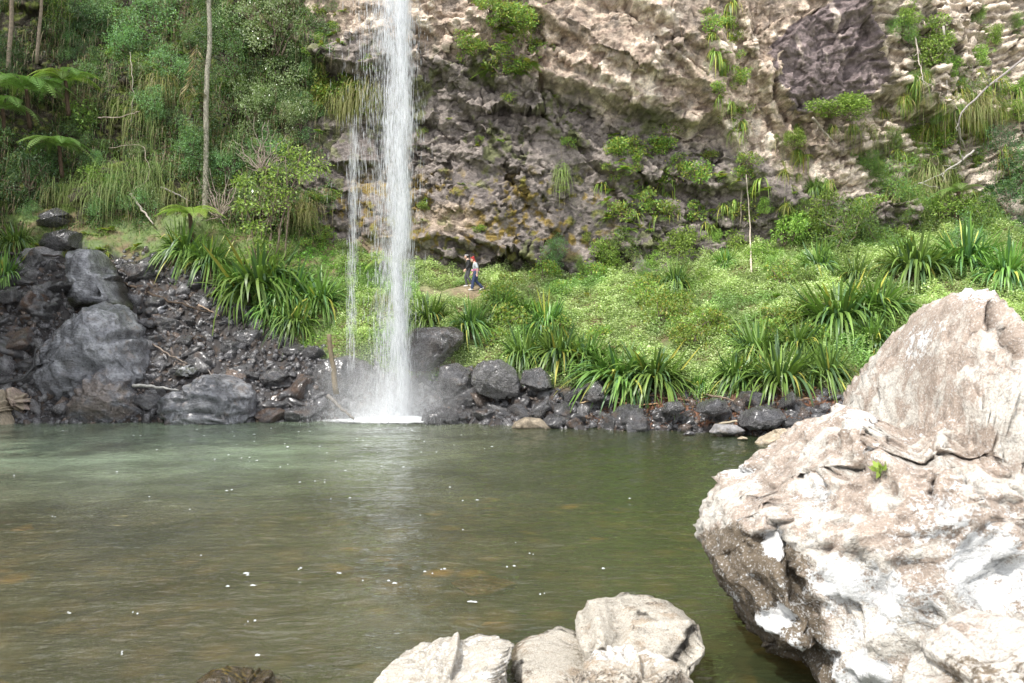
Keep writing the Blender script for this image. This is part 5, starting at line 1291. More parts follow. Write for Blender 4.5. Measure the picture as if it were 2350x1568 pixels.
# ---- ground cover nobody could count
def cover(name, label, n, region, L, W, cols, hmax, mat, seed, kind='herb'):
    rg = np.random.default_rng(seed); g = Geo()
    x = rg.uniform(-26, 24, n * 4); Y = rg.uniform(25, 42, n * 4)
    pu = x / Y * F + CX; z, tl = ground_full(pu, Y); pv = CY - (z - H) * F / Y
    q = np.stack([x, Y, 0 * x], 1)
    cl_ = fbm(q * .55, 3, seed); cl3 = fbm(q * .35 + 9, 2, seed + 8); cl2 = fbm(q * 1.8, 3, seed + 3)
    ok = region(pu, pv, Y) & (tl < .55) & (z > .25) & (cl2 + .5 * cl_ > -.46) & (rg.random(n * 4) < .8 + .5 * cl_)
    i = np.where(ok)[0][:n]
    pos = np.stack([x[i], Y[i], z[i]], 1); m = len(i)
    hh = hmax * np.clip(.55 + .9 * cl2[i] + .5 * cl_[i], .08, 1.2)
    pos[:, 2] += hh * rg.random(m) ** .6
    pos[:, :2] += rg.normal(size=(m, 2)) * .05
    c = pick(m, cols, .25) * (1 + .6 * cl_[i] + .4 * cl2[i])[:, None].clip(.4, 1.6) * (1 - np.array([.38, .22, .38]) * smooth(.05, .35, cl3[i])[:, None])
    if kind == 'herb':
        d = rg.normal(size=(m, 3)); d[:, 2] = np.abs(d[:, 2]) * .35
        g.leaves(pos, d, L * rg.uniform(.6, 1.3, m), W * rg.uniform(.7, 1.2, m), c, roll=np.array([0, 0, 1.]) + rg.normal(size=(m, 3)) * .4)
    else:
        d = rg.normal(size=(m, 3)) * .6; d[:, 2] = 1; pos[:, 2] = z[i]
        g.strips(pos, d, L * rg.uniform(.6, 1.3, m), W, rg.uniform(.3, 1.2, m), c, 4, taper=.5)
    o = obj(name, g.build(name), mat); tag(o, label, 'ground cover', kind='stuff'); return o
pathm = lambda pu, pv, Y: ~((Y > 37.2) & (Y < 39.2) & (pu > 960) & (pu < 1125))
cover('ground_cover', 'soft pale green herb carpet covering the slope between the walkers and the pool', 290000, lambda pu, pv, Y: (pu > 770) & (pu < 2450) & pathm(pu, pv, Y), 0.078, .07, [np.array([.48, .60, .28]), np.array([.54, .66, .33]), np.array([.42, .55, .22]), np.array([.58, .64, .34])], .6, M_LEAF, 31)
cover('bank_herbs', 'leafy green herbs along the left bank above the rubble', 42000, lambda pu, pv, Y: (pu > 500) & (pu < 960), .10, .075, [G2, G3, G2 * 1.2], .4, M_LEAF, 32)
cover('hillside_grass', 'rough grass at the foot of the left hillside', 15000, lambda pu, pv, Y: (pu > -350) & (pu < 760), .45, .022, [G1, G2, DRYC * .8, G1 * .8], .1, M_GRASS, 33, 'grass')
def litter():
    rg = np.random.default_rng(41); n = 9000; g = Geo(); pu = rg.uniform(1330, 1900, n); Y = rg.uniform(25.2, 30.5, n); z, tl = ground_full(pu, Y)
    ok = (z > .12) & (z < 1.5); pu, Y, z = pu[ok], Y[ok], z[ok]; n = len(z); x = (pu - CX) / F * Y
    d = rg.normal(size=(n, 3)); d[:, 2] *= .3
    g.leaves(np.stack([x, Y, z + .03 + .12 * rg.random(n)], 1), d, rg.uniform(.08, .22, n), rg.uniform(.02, .05, n), pick(n, [np.array([.22, .10, .05]), np.array([.14, .06, .035]), np.array([.30, .18, .09])]))
    o = obj('leaf_litter', g.build('leaf_litter'), M_GRASS); tag(o, 'reddish brown leaf litter on the right bank under the clumps', 'leaf litter', kind='stuff')
litter()
def hill_under():
    rg = np.random.default_rng(43); g = Geo(); n = 95000
    px = rg.uniform(-80, 770, n); py = rg.uniform(-80, 600, n)
    k = np.clip(np.searchsorted(CLpx, px), 0, len(CLpx) - 1)
    pos = np.zeros((n, 3)); ok = np.zeros(n, bool)
    for j in np.unique(k):
        m = np.where(k == j)[0]; pv = CLpv[j]; mon = np.minimum.accumulate(pv)
        idx = np.interp(-py[m], -mon, np.arange(len(pv))); Y = np.interp(idx, np.arange(len(pv)), CLY[j])
        Y -= .12
        pos[m, 0] = (px[m] - CX) / F * Y; pos[m, 1] = Y; pos[m, 2] = PY2Z(py[m], Y)
    q = pos * .5; nz = fbm(q, 3, 44); ok = nz > -.12 + .35 * smooth(640, 770, px)
    pos = pos[ok]; nz = nz[ok]; px = px[ok]; m = len(pos)
    pos[:, 1] -= rg.random(m) * .35
    hl = m * 85 // 100
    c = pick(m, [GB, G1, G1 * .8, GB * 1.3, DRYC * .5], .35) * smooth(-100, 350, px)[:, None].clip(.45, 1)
    d = rg.normal(size=(m, 3)); d[:, 1] -= .5; d[:, 2] -= .3
    g.leaves(pos[:hl], d[:hl], .13 * rg.uniform(.5, 1.3, hl), .06, c[:hl])
    g.strips(pos[hl:], norm(rg.normal(size=(m - hl, 3)) + np.array([0, -1, .6])), rg.uniform(.3, .9, m - hl), .02, rg.uniform(.8, 1.8, m - hl), pick(m - hl, [G1, G2 * .8, DRYC * .8, DRYC * .55]), 4, taper=.5)
    o = obj('undergrowth', g.build('undergrowth'), M_LEAF); tag(o, 'tangled undergrowth matted over the steep left hillside', 'undergrowth', kind='stuff')
hill_under()
# seedling in the crack of the huge boulder
p = fg_hit(2008, 1080) + np.array([0, -.06, 0]); g = Geo(); n = 11
g.leaves(rng.normal(size=(n, 3)) * .02, rng.normal(size=(n, 3)) + np.array([0, -.4, .6]), .085, .05, pick(n, [G3 * 1.2, G3])); g.tube([[0, .03, -.06], [0, 0, 0], [0.01, 0, .04]], .006, G2)
o = obj('seedling', g.build('seedling'), M_LEAF, None, p); tag(o, 'tiny bright green seedling growing in the crack of the huge boulder', 'seedling')

# tall trees on the left shore, added out of view so their crowns shade the left bank
def shade_tree(x, y, h, r, label, seed):
    z0 = 0.5
    g, t = shrub_parts(r, 5200, .34, .19, [GB, G1, GD], flat=.75, lobes=20, seed=seed)
    e = empty('unseen_shade_tree', (x, y, z0)); tag(e, label, 'tree', 'unseen shade trees on the left shore')
    for V in g.V: V += np.array([0, 0, h - r])
    obj('crown', g.build('crown'), M_LEAF, e); k = Geo(); k.tube(wob([0, 0, -1], [0, 0, h], 10, .03, seed), np.linspace(.3, .12, 10), BARKC, 9); obj('trunk', k.build('trunk'), M_BARK, e)
for i, (x, y, h, r) in enumerate([(-24, 21, 17, 4.2), (-20.5, 17, 19, 4.4), (-17.5, 20.5, 15.5, 3.4), (-27, 25, 18, 4.5)]):
    shade_tree(x, y, h, r, 'tall broad crowned tree added out of view to shade the left bank', 60 + i)
# ================================================================== WATERFALL
def drops(n, xs, zs, ys, w, l, seed):
    """falling beads and threads of water, each a thin four sided spindle"""
    rg = np.random.default_rng(seed)
    p = np.stack([xs, ys, zs], 1); L = l * rg.lognormal(0, .45, n); W = w * rg.lognormal(0, .35, n)
    o = np.zeros((n, 6, 3)); o[:, :] = p[:, None]
    o[:, 0, 2] += L / 2; o[:, 5, 2] -= L / 2
    for k, a in enumerate((0, math.pi / 2, math.pi, 3 * math.pi / 2)):
        o[:, 1 + k, 0] += W / 2 * math.cos(a + .4); o[:, 1 + k, 1] += W / 2 * math.sin(a + .4); o[:, 1 + k, 2] -= L * .12
    f = np.array([[0, 1, 2], [0, 2, 3], [0, 3, 4], [0, 4, 1], [5, 2, 1], [5, 3, 2], [5, 4, 3], [5, 1, 4]])
    T = (np.arange(n)[:, None, None] * 6 + f[None]).reshape(-1, 3)
    return o.reshape(-1, 3), T
m, nt, ns, ln = newmat('falling_water')
d = N(nt, 'ShaderNodeBsdfDiffuse', i_Color=(.9, .92, .94, 1)); t = N(nt, 'ShaderNodeBsdfTranslucent', i_Color=(.9, .92, .94, 1)); tr = N(nt, 'ShaderNodeBsdfTransparent')
a = N(nt, 'ShaderNodeMixShader', i_0=.5); ln.new(d.outputs[0], a.inputs[1]); ln.new(t.outputs[0], a.inputs[2])
b = N(nt, 'ShaderNodeMixShader', i_0=.40); ln.new(tr.outputs[0], b.inputs[1]); ln.new(a.outputs[0], b.inputs[2])
o_ = N(nt, 'ShaderNodeOutputMaterial'); ln.new(b.outputs[0], o_.inputs[0]); M_DROP = m

def veilmat(name, dens, sx):
    m, nt, ns, ln = newmat(name)
    v = N(nt, 'ShaderNodeTexCoord').outputs['Object']
    n1 = noise(nt, stretch(nt, v, (sx * .6, sx * .6, .6)), 3.0, 5, .65); n2 = noise(nt, stretch(nt, v, (sx * 3, sx * 3, 1.6)), 6.0, 4, .7)
    mu = N(nt, 'ShaderNodeMath', operation='MULTIPLY'); r1 = ramp(nt, n1, [(.36, 0), (.72, 1)]); r2 = ramp(nt, n2, [(.35, .1), (.7, 1)]); ln.new(r1, mu.inputs[0]); ln.new(r2, mu.inputs[1])
    at = N(nt, 'ShaderNodeAttribute', attribute_name='Col'); m2 = N(nt, 'ShaderNodeMath', operation='MULTIPLY'); ln.new(mu.outputs[0], m2.inputs[0]); ln.new(at.outputs['Fac'], m2.inputs[1])
    m3 = N(nt, 'ShaderNodeMath', operation='MULTIPLY', i_1=dens); ln.new(m2.outputs[0], m3.inputs[0])
    d = N(nt, 'ShaderNodeBsdfDiffuse', i_Color=(.9, .92, .94, 1)); t = N(nt, 'ShaderNodeBsdfTranslucent', i_Color=(.9, .92, .94, 1)); tr = N(nt, 'ShaderNodeBsdfTransparent')
    a = N(nt, 'ShaderNodeMixShader', i_0=.5); ln.new(d.outputs[0], a.inputs[1]); ln.new(t.outputs[0], a.inputs[2])
    b = N(nt, 'ShaderNodeMixShader'); ln.new(m3.outputs[0], b.inputs[0]); ln.new(tr.outputs[0], b.inputs[1]); ln.new(a.outputs[0], b.inputs[2])
    o_ = N(nt, 'ShaderNodeOutputMaterial'); ln.new(b.outputs[0], o_.inputs[0]); return m

FY = 31.7
fx = lambda px: (px - CX) / F * FY
fall = empty('waterfall', (fx(905), FY, 0)); tag(fall, 'tall thin white waterfall dropping in loose streams into the pool', 'waterfall')
base = np.array([fx(905), FY, 0.0])
ZT = 24.0
def cxm(z):   # middle of the main stream in px
    py = CY - (z - H) / FY * F
    return np.interp(py, [0, 300, 600, 960], [915, 918, 917, 912])
def stream(name, n, comps, zlo, w, l, seed):
    rg = np.random.default_rng(seed); z = rg.uniform(zlo, ZT, n)
    k = rg.choice(len(comps), n, p=[c[2] for c in comps]); cx = np.array([c[0] for c in comps])[k]; sg = np.array([c[1] for c in comps])[k]
    px = cxm(z) - 915 + cx + sg * rg.normal(size=n)
    # the flow comes in pulses
    q = np.stack([px * .05, z * .35, np.zeros(n)], 1); keep = fbm(q, 3, seed) * 1.4 + .3 * rg.normal(size=n) > -.05
    px, z = px[keep], z[keep]; n = len(z)
    V, T = drops(n, fx(px) - base[0], z, rg.normal(size=n) * (.35 + .012 * np.abs(px - 905)), w, l, seed + 1)
    return obj(name, mesh(name, V, T), M_DROP, fall)
stream('main_stream', 52000, [(921, 9.5, .48), (905, 14, .36), (902, 27, .16)], .1, .0125, .38, 71)
stream('spray_stream', 2600, [(822, 16, .30), (860, 22, .40), (948, 14, .14), (865, 50, .16)], 8.0, .0115, .34, 75)
rg = np.random.default_rng(79); n = 950; z = rg.uniform(2.0, 13.5, n); px = 806 + (z - 8) * 1.2 + rg.normal(size=n) * 5.5 + 6 * fbm(np.stack([z * .4, 0 * z, 0 * z], 1), 2, 3)
kp = rg.random(n) < smooth(13.5, 9.5, z) * smooth(1.5, 4.5, z) + .25 * smooth(13, 10, z)
V, T = drops(kp.sum(), (fx(px) - base[0])[kp], z[kp], (rg.normal(size=n) * .3 + .5)[kp], .011, .45, 80); obj('side_stream', mesh('side_stream', V, T), M_DROP, fall)
def veil(name, cpx, rpx, zlo, zhi, mat, dy=0.0, ry=.5, bot=1.0):
    nz = 60; na = 28; z = np.linspace(zlo, zhi, nz); A = np.arange(na) / na * 2 * math.pi
    Z, AA = np.meshgrid(z, A, indexing='ij'); cen = np.array([fx(cxm(zz) - 915 + cpx) - base[0] for zz in z])[:, None]
    k = (1 + (bot - 1) * np.exp(-(Z - zlo) / 1.5)) * (1 + .12 * fbm(np.stack([np.cos(AA).ravel(), np.sin(AA).ravel(), Z.ravel() * .4], 1), 2, 5).reshape(Z.shape))
    X = cen + rpx / F * FY * np.cos(AA) * k; Yq = dy + ry * np.sin(AA) * k
    idx = np.arange(nz * na).reshape(nz, na); r = np.roll(idx, -1, 1)
    Q = np.stack([idx[:-1], r[:-1], r[1:], idx[1:]], -1).reshape(-1, 4)
    fade = (smooth(zlo - .01, zlo + 1.5, Z) * .75 + .25) * (1 - .15 * (Z > 99)) * (.35 + .65 * np.abs(np.sin(AA)) ** 1.0)
    return obj(name, mesh(name, np.stack([X, Yq, Z], -1).reshape(-1, 3), Q, np.repeat(fade.ravel()[:, None], 3, 1), True), mat, fall)
MV1 = veilmat('water_veil_dense', .45, 6); MV2 = veilmat('water_veil_loose', .34, 5); MV3 = veilmat('water_veil_thin', .22, 4)
veil('veil', 923, 8, .05, ZT, MV1, 0, .3, 1.6); veil('veil', 920, 13, .05, ZT, MV1, .05, .4, 1.8); veil('veil', 913, 22, .05, ZT, MV2, .1, .6, 1.8); veil('veil', 900, 45, .4, ZT, MV3, .2, 1.0, 1.3)
veil('veil', 800, 9, 2.5, 12.0, MV3, .5, .3, 1.2)
# splash: thrown droplets, then the boiling foam ring at the water
rg = np.random.default_rng(83); n = 16000; a = rg.uniform(0, 6.28, n); r = np.abs(rg.normal(size=n)) * 1.25; z = (rg.exponential(.75, n)) * np.exp(-r * .28)
V, T = drops(n, r * np.cos(a) * 1.25 - .3, z, r * np.sin(a) * .6, .011, .06, 84); obj('splash', mesh('splash', V, T), M_DROP, fall)
m, nt, ns, ln = newmat('boiling_foam')
v = N(nt, 'ShaderNodeTexCoord').outputs['Object']; at = N(nt, 'ShaderNodeAttribute', attribute_name='Col')
n1 = noise(nt, v, 5, 6, .7); ad = N(nt, 'ShaderNodeMath', operation='ADD'); ln.new(n1, ad.inputs[0]); ln.new(at.outputs['Fac'], ad.inputs[1]); al = ramp(nt, ad.outputs[0], [(.72, 0), (1.35, .95)])
d = N(nt, 'ShaderNodeBsdfDiffuse', i_Color=(.86, .88, .88, 1)); tr = N(nt, 'ShaderNodeBsdfTransparent'); b = N(nt, 'ShaderNodeMixShader'); ln.new(al, b.inputs[0]); ln.new(tr.outputs[0], b.inputs[1]); ln.new(d.outputs[0], b.inputs[2])
o_ = N(nt, 'ShaderNodeOutputMaterial'); ln.new(b.outputs[0], o_.inputs[0])
x = np.linspace(-4.0, 4.2, 110); y = np.linspace(-2.6, 1.4, 60); A, B = np.meshgrid(x, y, indexing='ij'); rr = np.hypot(A / 2.6, B / 1.2)
zf = .07 + .18 * np.exp(-(rr / .6) ** 2) + .08 * fbm(np.stack([A.ravel() * 2, B.ravel() * 2, 0 * A.ravel()], 1), 4, 9).reshape(A.shape) * np.exp(-rr)
idx = np.arange(A.size).reshape(A.shape); Q = np.stack([idx[:-1, :-1], idx[1:, :-1], idx[1:, 1:], idx[:-1, 1:]], -1).reshape(-1, 4)
obj('foam_ring', mesh('foam_ring', np.stack([A, B, zf], -1).reshape(-1, 3), Q, np.repeat((1.0 * smooth(1.5, .1, rr)).ravel()[:, None], 3, 1), True), m, fall)
# drifting mist at the foot: a real volume
m, nt, ns, ln = newmat('mist')
tc = N(nt, 'ShaderNodeTexCoord'); le = N(nt, 'ShaderNodeVectorMath', operation='LENGTH'); ln.new(tc.outputs['Object'], le.inputs[0])
mr = N(nt, 'ShaderNodeMapRange', i_1=1.0, i_2=.1, i_3=0.0, i_4=1.0); ln.new(le.outputs['Value'], mr.inputs[0]); pw = N(nt, 'ShaderNodeMath', operation='POWER', i_1=1.6); ln.new(mr.outputs[0], pw.inputs[0])
nz = noise(nt, tc.outputs['Object'], 2.2, 3, .6); rz = ramp(nt, nz, [(.35, .35), (.7, 1)]); mu = N(nt, 'ShaderNodeMath', operation='MULTIPLY'); ln.new(pw.outputs[0], mu.inputs[0]); ln.new(rz, mu.inputs[1])
m2 = N(nt, 'ShaderNodeMath', operation='MULTIPLY', i_1=.55); ln.new(mu.outputs[0], m2.inputs[0])
vs = N(nt, 'ShaderNodeVolumeScatter', i_Color=(1, 1, 1, 1), i_Anisotropy=-.35); ln.new(m2.outputs[0], vs.inputs['Density']); o_ = N(nt, 'ShaderNodeOutputMaterial'); ln.new(vs.outputs[0], o_.inputs['Volume'])
V, T = ICO[4]; mo = obj('mist', mesh('mist', V, T), m, fall, (-.3, -.2, .55)); mo.scale = (3.8, 2.0, 3.2)

# ---- foam drifting on the pool
M_FOAM = attrmat('foam_fleck', .6, .4, 20, .3, .01, .05)
def flecks():
    rg = np.random.default_rng(91); g = Geo()
    def blob(px, py, wpx, hpx):
        Y = H * F / (py - CY); r = wpx / F * Y * .5; d = max(.02, hpx * Y * Y / (H * F) * .5)
        n = 12; a = np.arange(n) * 6.283 / n; k = rg.uniform(.55, 1.15, n); x = (px - CX) / F * Y
        V = np.stack([x + np.cos(a) * r * k, Y + np.sin(a) * d * k + .15 * d * np.sin(3 * a), np.full(n, .036)], 1)
        V = np.concatenate([V, [[x, Y, .05]]]); g.add(V, T=np.stack([np.arange(n), (np.arange(n) + 1) % n, np.full(n, n)], 1), C=(.55, .57, .57))
    for (x, y, w, h) in [(565, 1322, 44, 8), (640, 1315, 40, 4), (690, 1310, 20, 5), (500, 1320, 16, 4), (580, 1350, 50, 5), (680, 1346, 22, 3), (780, 1322, 24, 6), (830, 1322, 18, 5), (905, 1345, 34, 6), (880, 1347, 10, 4), (975, 1318, 20, 5), (1003, 1410, 16, 7), (585, 1432, 18, 6), (628, 1466, 14, 4), (1180, 1305, 26, 5), (1222, 1308, 34, 6),
                         (1385, 1311, 26, 4), (1070, 1152, 40, 3), (1095, 1152, 26, 3), (1250, 1280, 16, 4), (1215, 1276, 14, 3), (60, 1409, 30, 4), (160, 1415, 20, 4), (55, 1373, 14, 5), (315, 1416, 14, 3), (345, 1194, 14, 4), (120, 1190, 10, 4), (170, 1208, 10, 4), (590, 1060, 22, 5), (420, 1055, 10, 3), (660, 1028, 26, 3), (640, 1044, 20, 3), (590, 1512, 40, 7), (640, 1528, 12, 4), (280, 1510, 14, 4), (260, 1520, 20, 4), (1020, 1312, 20, 3), (1005, 1383, 50, 3), (1080, 1388, 70, 3), (1160, 1389, 40, 3), (1240, 1371, 12, 4), (900, 1410, 12, 4), (520, 1130, 26, 3), (555, 1156, 10, 2)][::2]:
        blob(x, y, w * .36, h * .28)
        for k in range(1): blob(x + rg.normal() * w * .9, y + rg.normal() * 3, w * .2, 1.5)
    for i in range(60):
        py = 985 + abs(rg.normal()) * 75 if i < 45 else 985 + 560 * rg.random() ** 1.6; px = 690 + rg.normal() * 230 if i < 45 else rg.uniform(0, 1600)
        if py > 1560: continue
        blob(px, py, rg.uniform(2, 8) if py < 1150 else rg.uniform(2, 5), rg.uniform(.5, 1.2))
    o = obj('foam', g.build('foam'), M_FOAM); tag(o, 'white flecks of foam drifting on the pool surface', 'foam', kind='stuff')
flecks()
# ================================================================== THE TWO WALKERS
def lathe_ball(c, r):
    D, T = ICO[3]; return D * np.asarray(r) + np.asarray(c), T
def limb(pts, rad, n=12):
    g = Geo(); g.tube(np.array(pts), np.array(rad), n=n); V = np.concatenate(g.V); T = np.concatenate([g.T[0], g.Q[0][:, [0, 1, 2]], g.Q[0][:, [0, 2, 3]]]); return V, T
def weld(name, pieces, vox, mat, parent, sm=4):
    """union of the pieces as one closed skin"""
    V = []; T = []; k = 0
    for v, t in pieces: V.append(v); T.append(t + k); k += len(v)
    me = mesh(name + '_tmp', np.concatenate(V), np.concatenate(T)); o = bpy.data.objects.new(name + '_tmp', me); COL.objects.link(o)
    md = o.modifiers.new('r', 'REMESH'); md.mode = 'VOXEL'; md.voxel_size = vox; s = o.modifiers.new('s', 'SMOOTH'); s.iterations = sm; s.factor = .5
    dg = bpy.context.evaluated_depsgraph_get(); nm = bpy.data.meshes.new_from_object(o.evaluated_get(dg)); nm.name = name
    for p in nm.polygons: p.use_smooth = True
    bpy.data.objects.remove(o); nm.materials.clear(); r = obj(name, nm, mat, parent); return r
def flat(name, c, rough=.8, var=.12, sc=25):
    m, nt, ns, ln = newmat(name); v = N(nt, 'ShaderNodeTexCoord').outputs['Object']; n1 = noise(nt, v, sc, 4)
    cc = mix(nt, n1, tuple(x * (1 - var) for x in c), tuple(min(1, x * (1 + var)) for x in c)); b = N(nt, 'ShaderNodeBsdfPrincipled', i_Roughness=rough); ln.new(cc, b.inputs['Base Color'])
    bp = N(nt, 'ShaderNodeBump', i_Strength=.3, i_Distance=.01); ln.new(n1, bp.inputs['Height']); ln.new(bp.outputs[0], b.inputs['Normal']); o = N(nt, 'ShaderNodeOutputMaterial'); ln.new(b.outputs[0], o.inputs[0]); return m
SKIN = flat('skin', (.62, .40, .31), .55, .05)

def hand(w, d, side):
    """palm, four bent fingers, thumb; w wrist, d direction of the forearm"""
    d = norm(np.array(d, float)); f = np.array([-1.0, 0, 0]); f = norm(f - d * (f @ d)); s = np.cross(d, f)   # f: thumb side
    P_ = [limb([w, w + d * .045, w + d * .085], [.026, .036, .030])]
    for k, L in enumerate((.066, .075, .070, .055)):
        b = w + d * .078 + f * (.026 - .0175 * k); c = s * side
        P_.append(limb([b, b + d * L * .45 + c * .006, b + d * L * .8 + c * .022, b + d * L * .95 + c * .036], [.0098, .0092, .0086, .0072], 8))
    b = w + d * .03 + f * .026; P_.append(limb([b, b + f * .025 + d * .022, b + f * .030 + d * .052], [.0125, .011, .009], 8))
    return P_

def walker(label, loc, sc, top, topm, trous, trousm, hairm, pose, hairkind, extra):
    e = empty('person', loc); e.scale = (sc,) * 3; tag(e, label, 'person', 'the two walkers')
    J = pose; A = np.array
    body = []
    hd = A(J['head'])
    body += [lathe_ball(hd, (.088, .072, .112)), lathe_ball(hd + A([-.035, 0, -.05]), (.055, .052, .062)), limb([hd + A([.02, 0, -.06]), A(J['neck'])], [.052, .058])]
    nz = hd + A([-.088, 0, -.012]); body += [limb([hd + A([-.075, 0, .03]), nz + A([-.012, 0, -.012]), nz + A([.006, 0, -.022])], [.010, .015, .010], 8)]
    body += [lathe_ball(hd + A([-.082, 0, -.062]), (.012, .022, .007)), lathe_ball(hd + A([-.080, 0, -.075]), (.011, .020, .007)), lathe_ball(hd + A([-.072, 0, -.098]), (.018, .022, .016))]
    for s in (1, -1):
        body += [lathe_ball(hd + A([.008, s * .073, -.008]), (.020, .010, .032)), lathe_ball(hd + A([-.070, s * .030, .032]), (.012, .020, .008))]
    ch, pv = A(J['chest']), A(J['pelvis'])
    body += [limb([A(J['neck']), ch, .5 * (ch + pv), pv], [.075, .125, .115, .13]), lathe_ball(ch + A([0, 0, .02]), (.105, .165, .13)), lathe_ball(pv, (.115, .150, .11))]
    for s, k in ((1, 'f'), (-1, 'n')):      # f far side, n near side (towards the pool)
        sh_, el, wr = A(J['sh_' + k]), A(J['el_' + k]), A(J['wr_' + k])
        body += [limb([sh_, .5 * (sh_ + el), el, .5 * (el + wr), wr], [.052, .047, .038, .036, .026])] + hand(wr, wr - el, s)
        hp, kn, an, to = A(J['hp_' + k]), A(J['kn_' + k]), A(J['an_' + k]), A(J['to_' + k])
        body += [limb([hp, .5 * (hp + kn), kn, kn + (an - kn) * .35, an], [.088, .075, .056, .056, .036]), limb([an + A([.03, 0, -.03]), an + A([-.03, 0, -.035]), to], [.035, .036, .026])]
    weld('body', body, .0085, SKIN, e, 3)
    # eyes
    for s in (1, -1):
        v, t = lathe_ball(hd + A([-.078, s * .030, .016]), (.009, .012, .008)); obj('eye', mesh('eye', v, t, None, True), flat('eye_dark', (.03, .025, .02), .3), e)
    # top
    P_ = [limb([A(J['neck']) - A([0, 0, .03]), ch, .5 * (ch + pv), pv + A([0, 0, .03])], [.085, .142, .137, .150], 16), lathe_ball(ch + A([0, 0, .02]), (.122, .182, .14)), lathe_ball(ch + A([-.06, 0, -.05]), (.085, .13, .085)), lathe_ball(pv + A([0, 0, .06]), (.13, .162, .10))]
    for k in 'fn':
        sh_, el, wr = A(J['sh_' + k]), A(J['el_' + k]), A(J['wr_' + k])
        if top == 'long': P_.append(limb([sh_, .5 * (sh_ + el), el, .5 * (el + wr), wr - (wr - el) * .06], [.066, .060, .052, .048, .042], 14))
        else: P_.append(limb([sh_, .5 * (sh_ + el), sh_ + (el - sh_) * .95], [.070, .066, .064], 14))
    weld('top', P_, .014, topm, e, 3)
    P_ = [lathe_ball(pv + A([0, 0, -.01]), (.132, .165, .11))]
    for k in 'fn':
        hp, kn, an = A(J['hp_' + k]), A(J['kn_' + k]), A(J['an_' + k])
        w_ = [.108, .098, .080, .078, .070] if trous == 'loose' else [.104, .090, .070, .064, .052]
        P_.append(limb([hp, .5 * (hp + kn), kn, .5 * (kn + an), an + A([0, 0, -.01])], w_, 14))
    weld('trousers', P_, .014, trousm, e, 3)
    shoem = flat('canvas_shoe', (.62, .60, .58), .7)
    for k in 'fn':
        an, to = A(J['an_' + k]), A(J['to_' + k]); v = [limb([an + A([.05, 0, -.035]), an + A([-.02, 0, -.03]), to + A([-.01, 0, .0])], [.045, .050, .038], 12), limb([an + A([0, 0, .03]), an + A([0, 0, -.02])], [.048, .05])]
        weld('shoe', v, .010, shoem, e, 2)
    # hair
    D, T = ICO[5]; R = D * A([.098, .084, .118]); cut = (D[:, 0] > -.35) | (D[:, 2] > .42); cut &= ~((D[:, 0] < .1) & (D[:, 2] < .05)); cut &= D[:, 2] > -.75
    f = T[cut[T].all(1)]; Vh = hd + A([.006, 0, .008]) + R * (1 + .05 * fbm(D * 5, 3, 3))[:, None]
    g = Geo(); g.add(Vh, T=f)
    if hairkind == 'tail':
        q = path([hd + A([.07, 0, .09]), hd + A([.13, 0, .10]), hd + A([.15, 0, .02]), hd + A([.14, .0, -.12])], 12); g.tube(q, np.array([.03, .035, .04, .04, .04, .038, .035, .03, .026, .02, .014, .006]), n=9)
    else:
        v, t = lathe_ball(hd + A([.03, 0, .13]), (.05, .05, .04)); g.add(v, T=t)
        q = path([hd + A([.08, .0, -.02]), hd + A([.10, 0, -.09]), hd + A([.09, 0, -.15])], 8); g.tube(q, np.array([.04, .05, .05, .045, .04, .03, .02, .01]), n=9)
    obj('hair', g.build('hair', True), hairm, e)
    extra(e, J, hd, pv, ch); return e

def band_ring(e, name, c, rx, ry, h, mat, zt=0.0):
    n = 36; a = np.arange(n) / n * 2 * math.pi; V = []
    for r, z in ((1.0, -h), (1.06, -h * .5), (1.07, h * .4), (1.0, h)): V.append(np.stack([c[0] + rx * r * np.cos(a), c[1] + ry * r * np.sin(a), c[2] + z + zt * np.cos(a)], 1))
    idx = np.arange(4 * n).reshape(4, n); r_ = np.roll(idx, -1, 1); Q = np.stack([idx[:-1], r_[:-1], r_[1:], idx[1:]], -1).reshape(-1, 4)
    return obj(name, mesh(name, np.concatenate(V), Q, None, True), mat, e)

# both walk towards the left of the view (-X); z = 0 at the ground
P1 = dict(head=(-.10, 0, 1.50), neck=(-.04, 0, 1.36), chest=(-.01, 0, 1.20), pelvis=(.02, 0, .90), sh_f=(-.01, .17, 1.31), el_f=(-.02, .21, 1.05), wr_f=(-.16, .17, .88), sh_n=(-.01, -.17, 1.31), el_n=(.02, -.22, 1.05), wr_n=(-.11, -.20, .86),
          hp_f=(.02, .09, .88), kn_f=(-.16, .09, .50), an_f=(-.08, .09, .09), to_f=(-.24, .09, .035), hp_n=(.02, -.09, .88), kn_n=(-.02, -.09, .47), an_n=(.20, -.09, .13), to_n=(.08, -.09, .035))
P2 = dict(head=(-.13, 0, 1.50), neck=(-.04, 0, 1.37), chest=(0, 0, 1.20), pelvis=(.03, 0, .90), sh_f=(0, .18, 1.31), el_f=(-.05, .22, 1.05), wr_f=(-.16, .18, .85), sh_n=(.02, -.18, 1.31), el_n=(.10, -.23, 1.06), wr_n=(.09, -.22, .82),
          hp_f=(.03, .09, .88), kn_f=(.03, .09, .46), an_f=(.34, .09, .16), to_f=(.22, .09, .04), hp_n=(.03, -.09, .88), kn_n=(-.10, -.09, .48), an_n=(-.16, -.09, .09), to_n=(-.32, -.09, .035))
def gz(px, Y): return np.array([(px - CX) / F * Y, Y, ground_full(np.array([px]), np.array([Y]))[0][0]])
p1 = gz(1075, 38.75); p2 = gz(1091, 38.35)
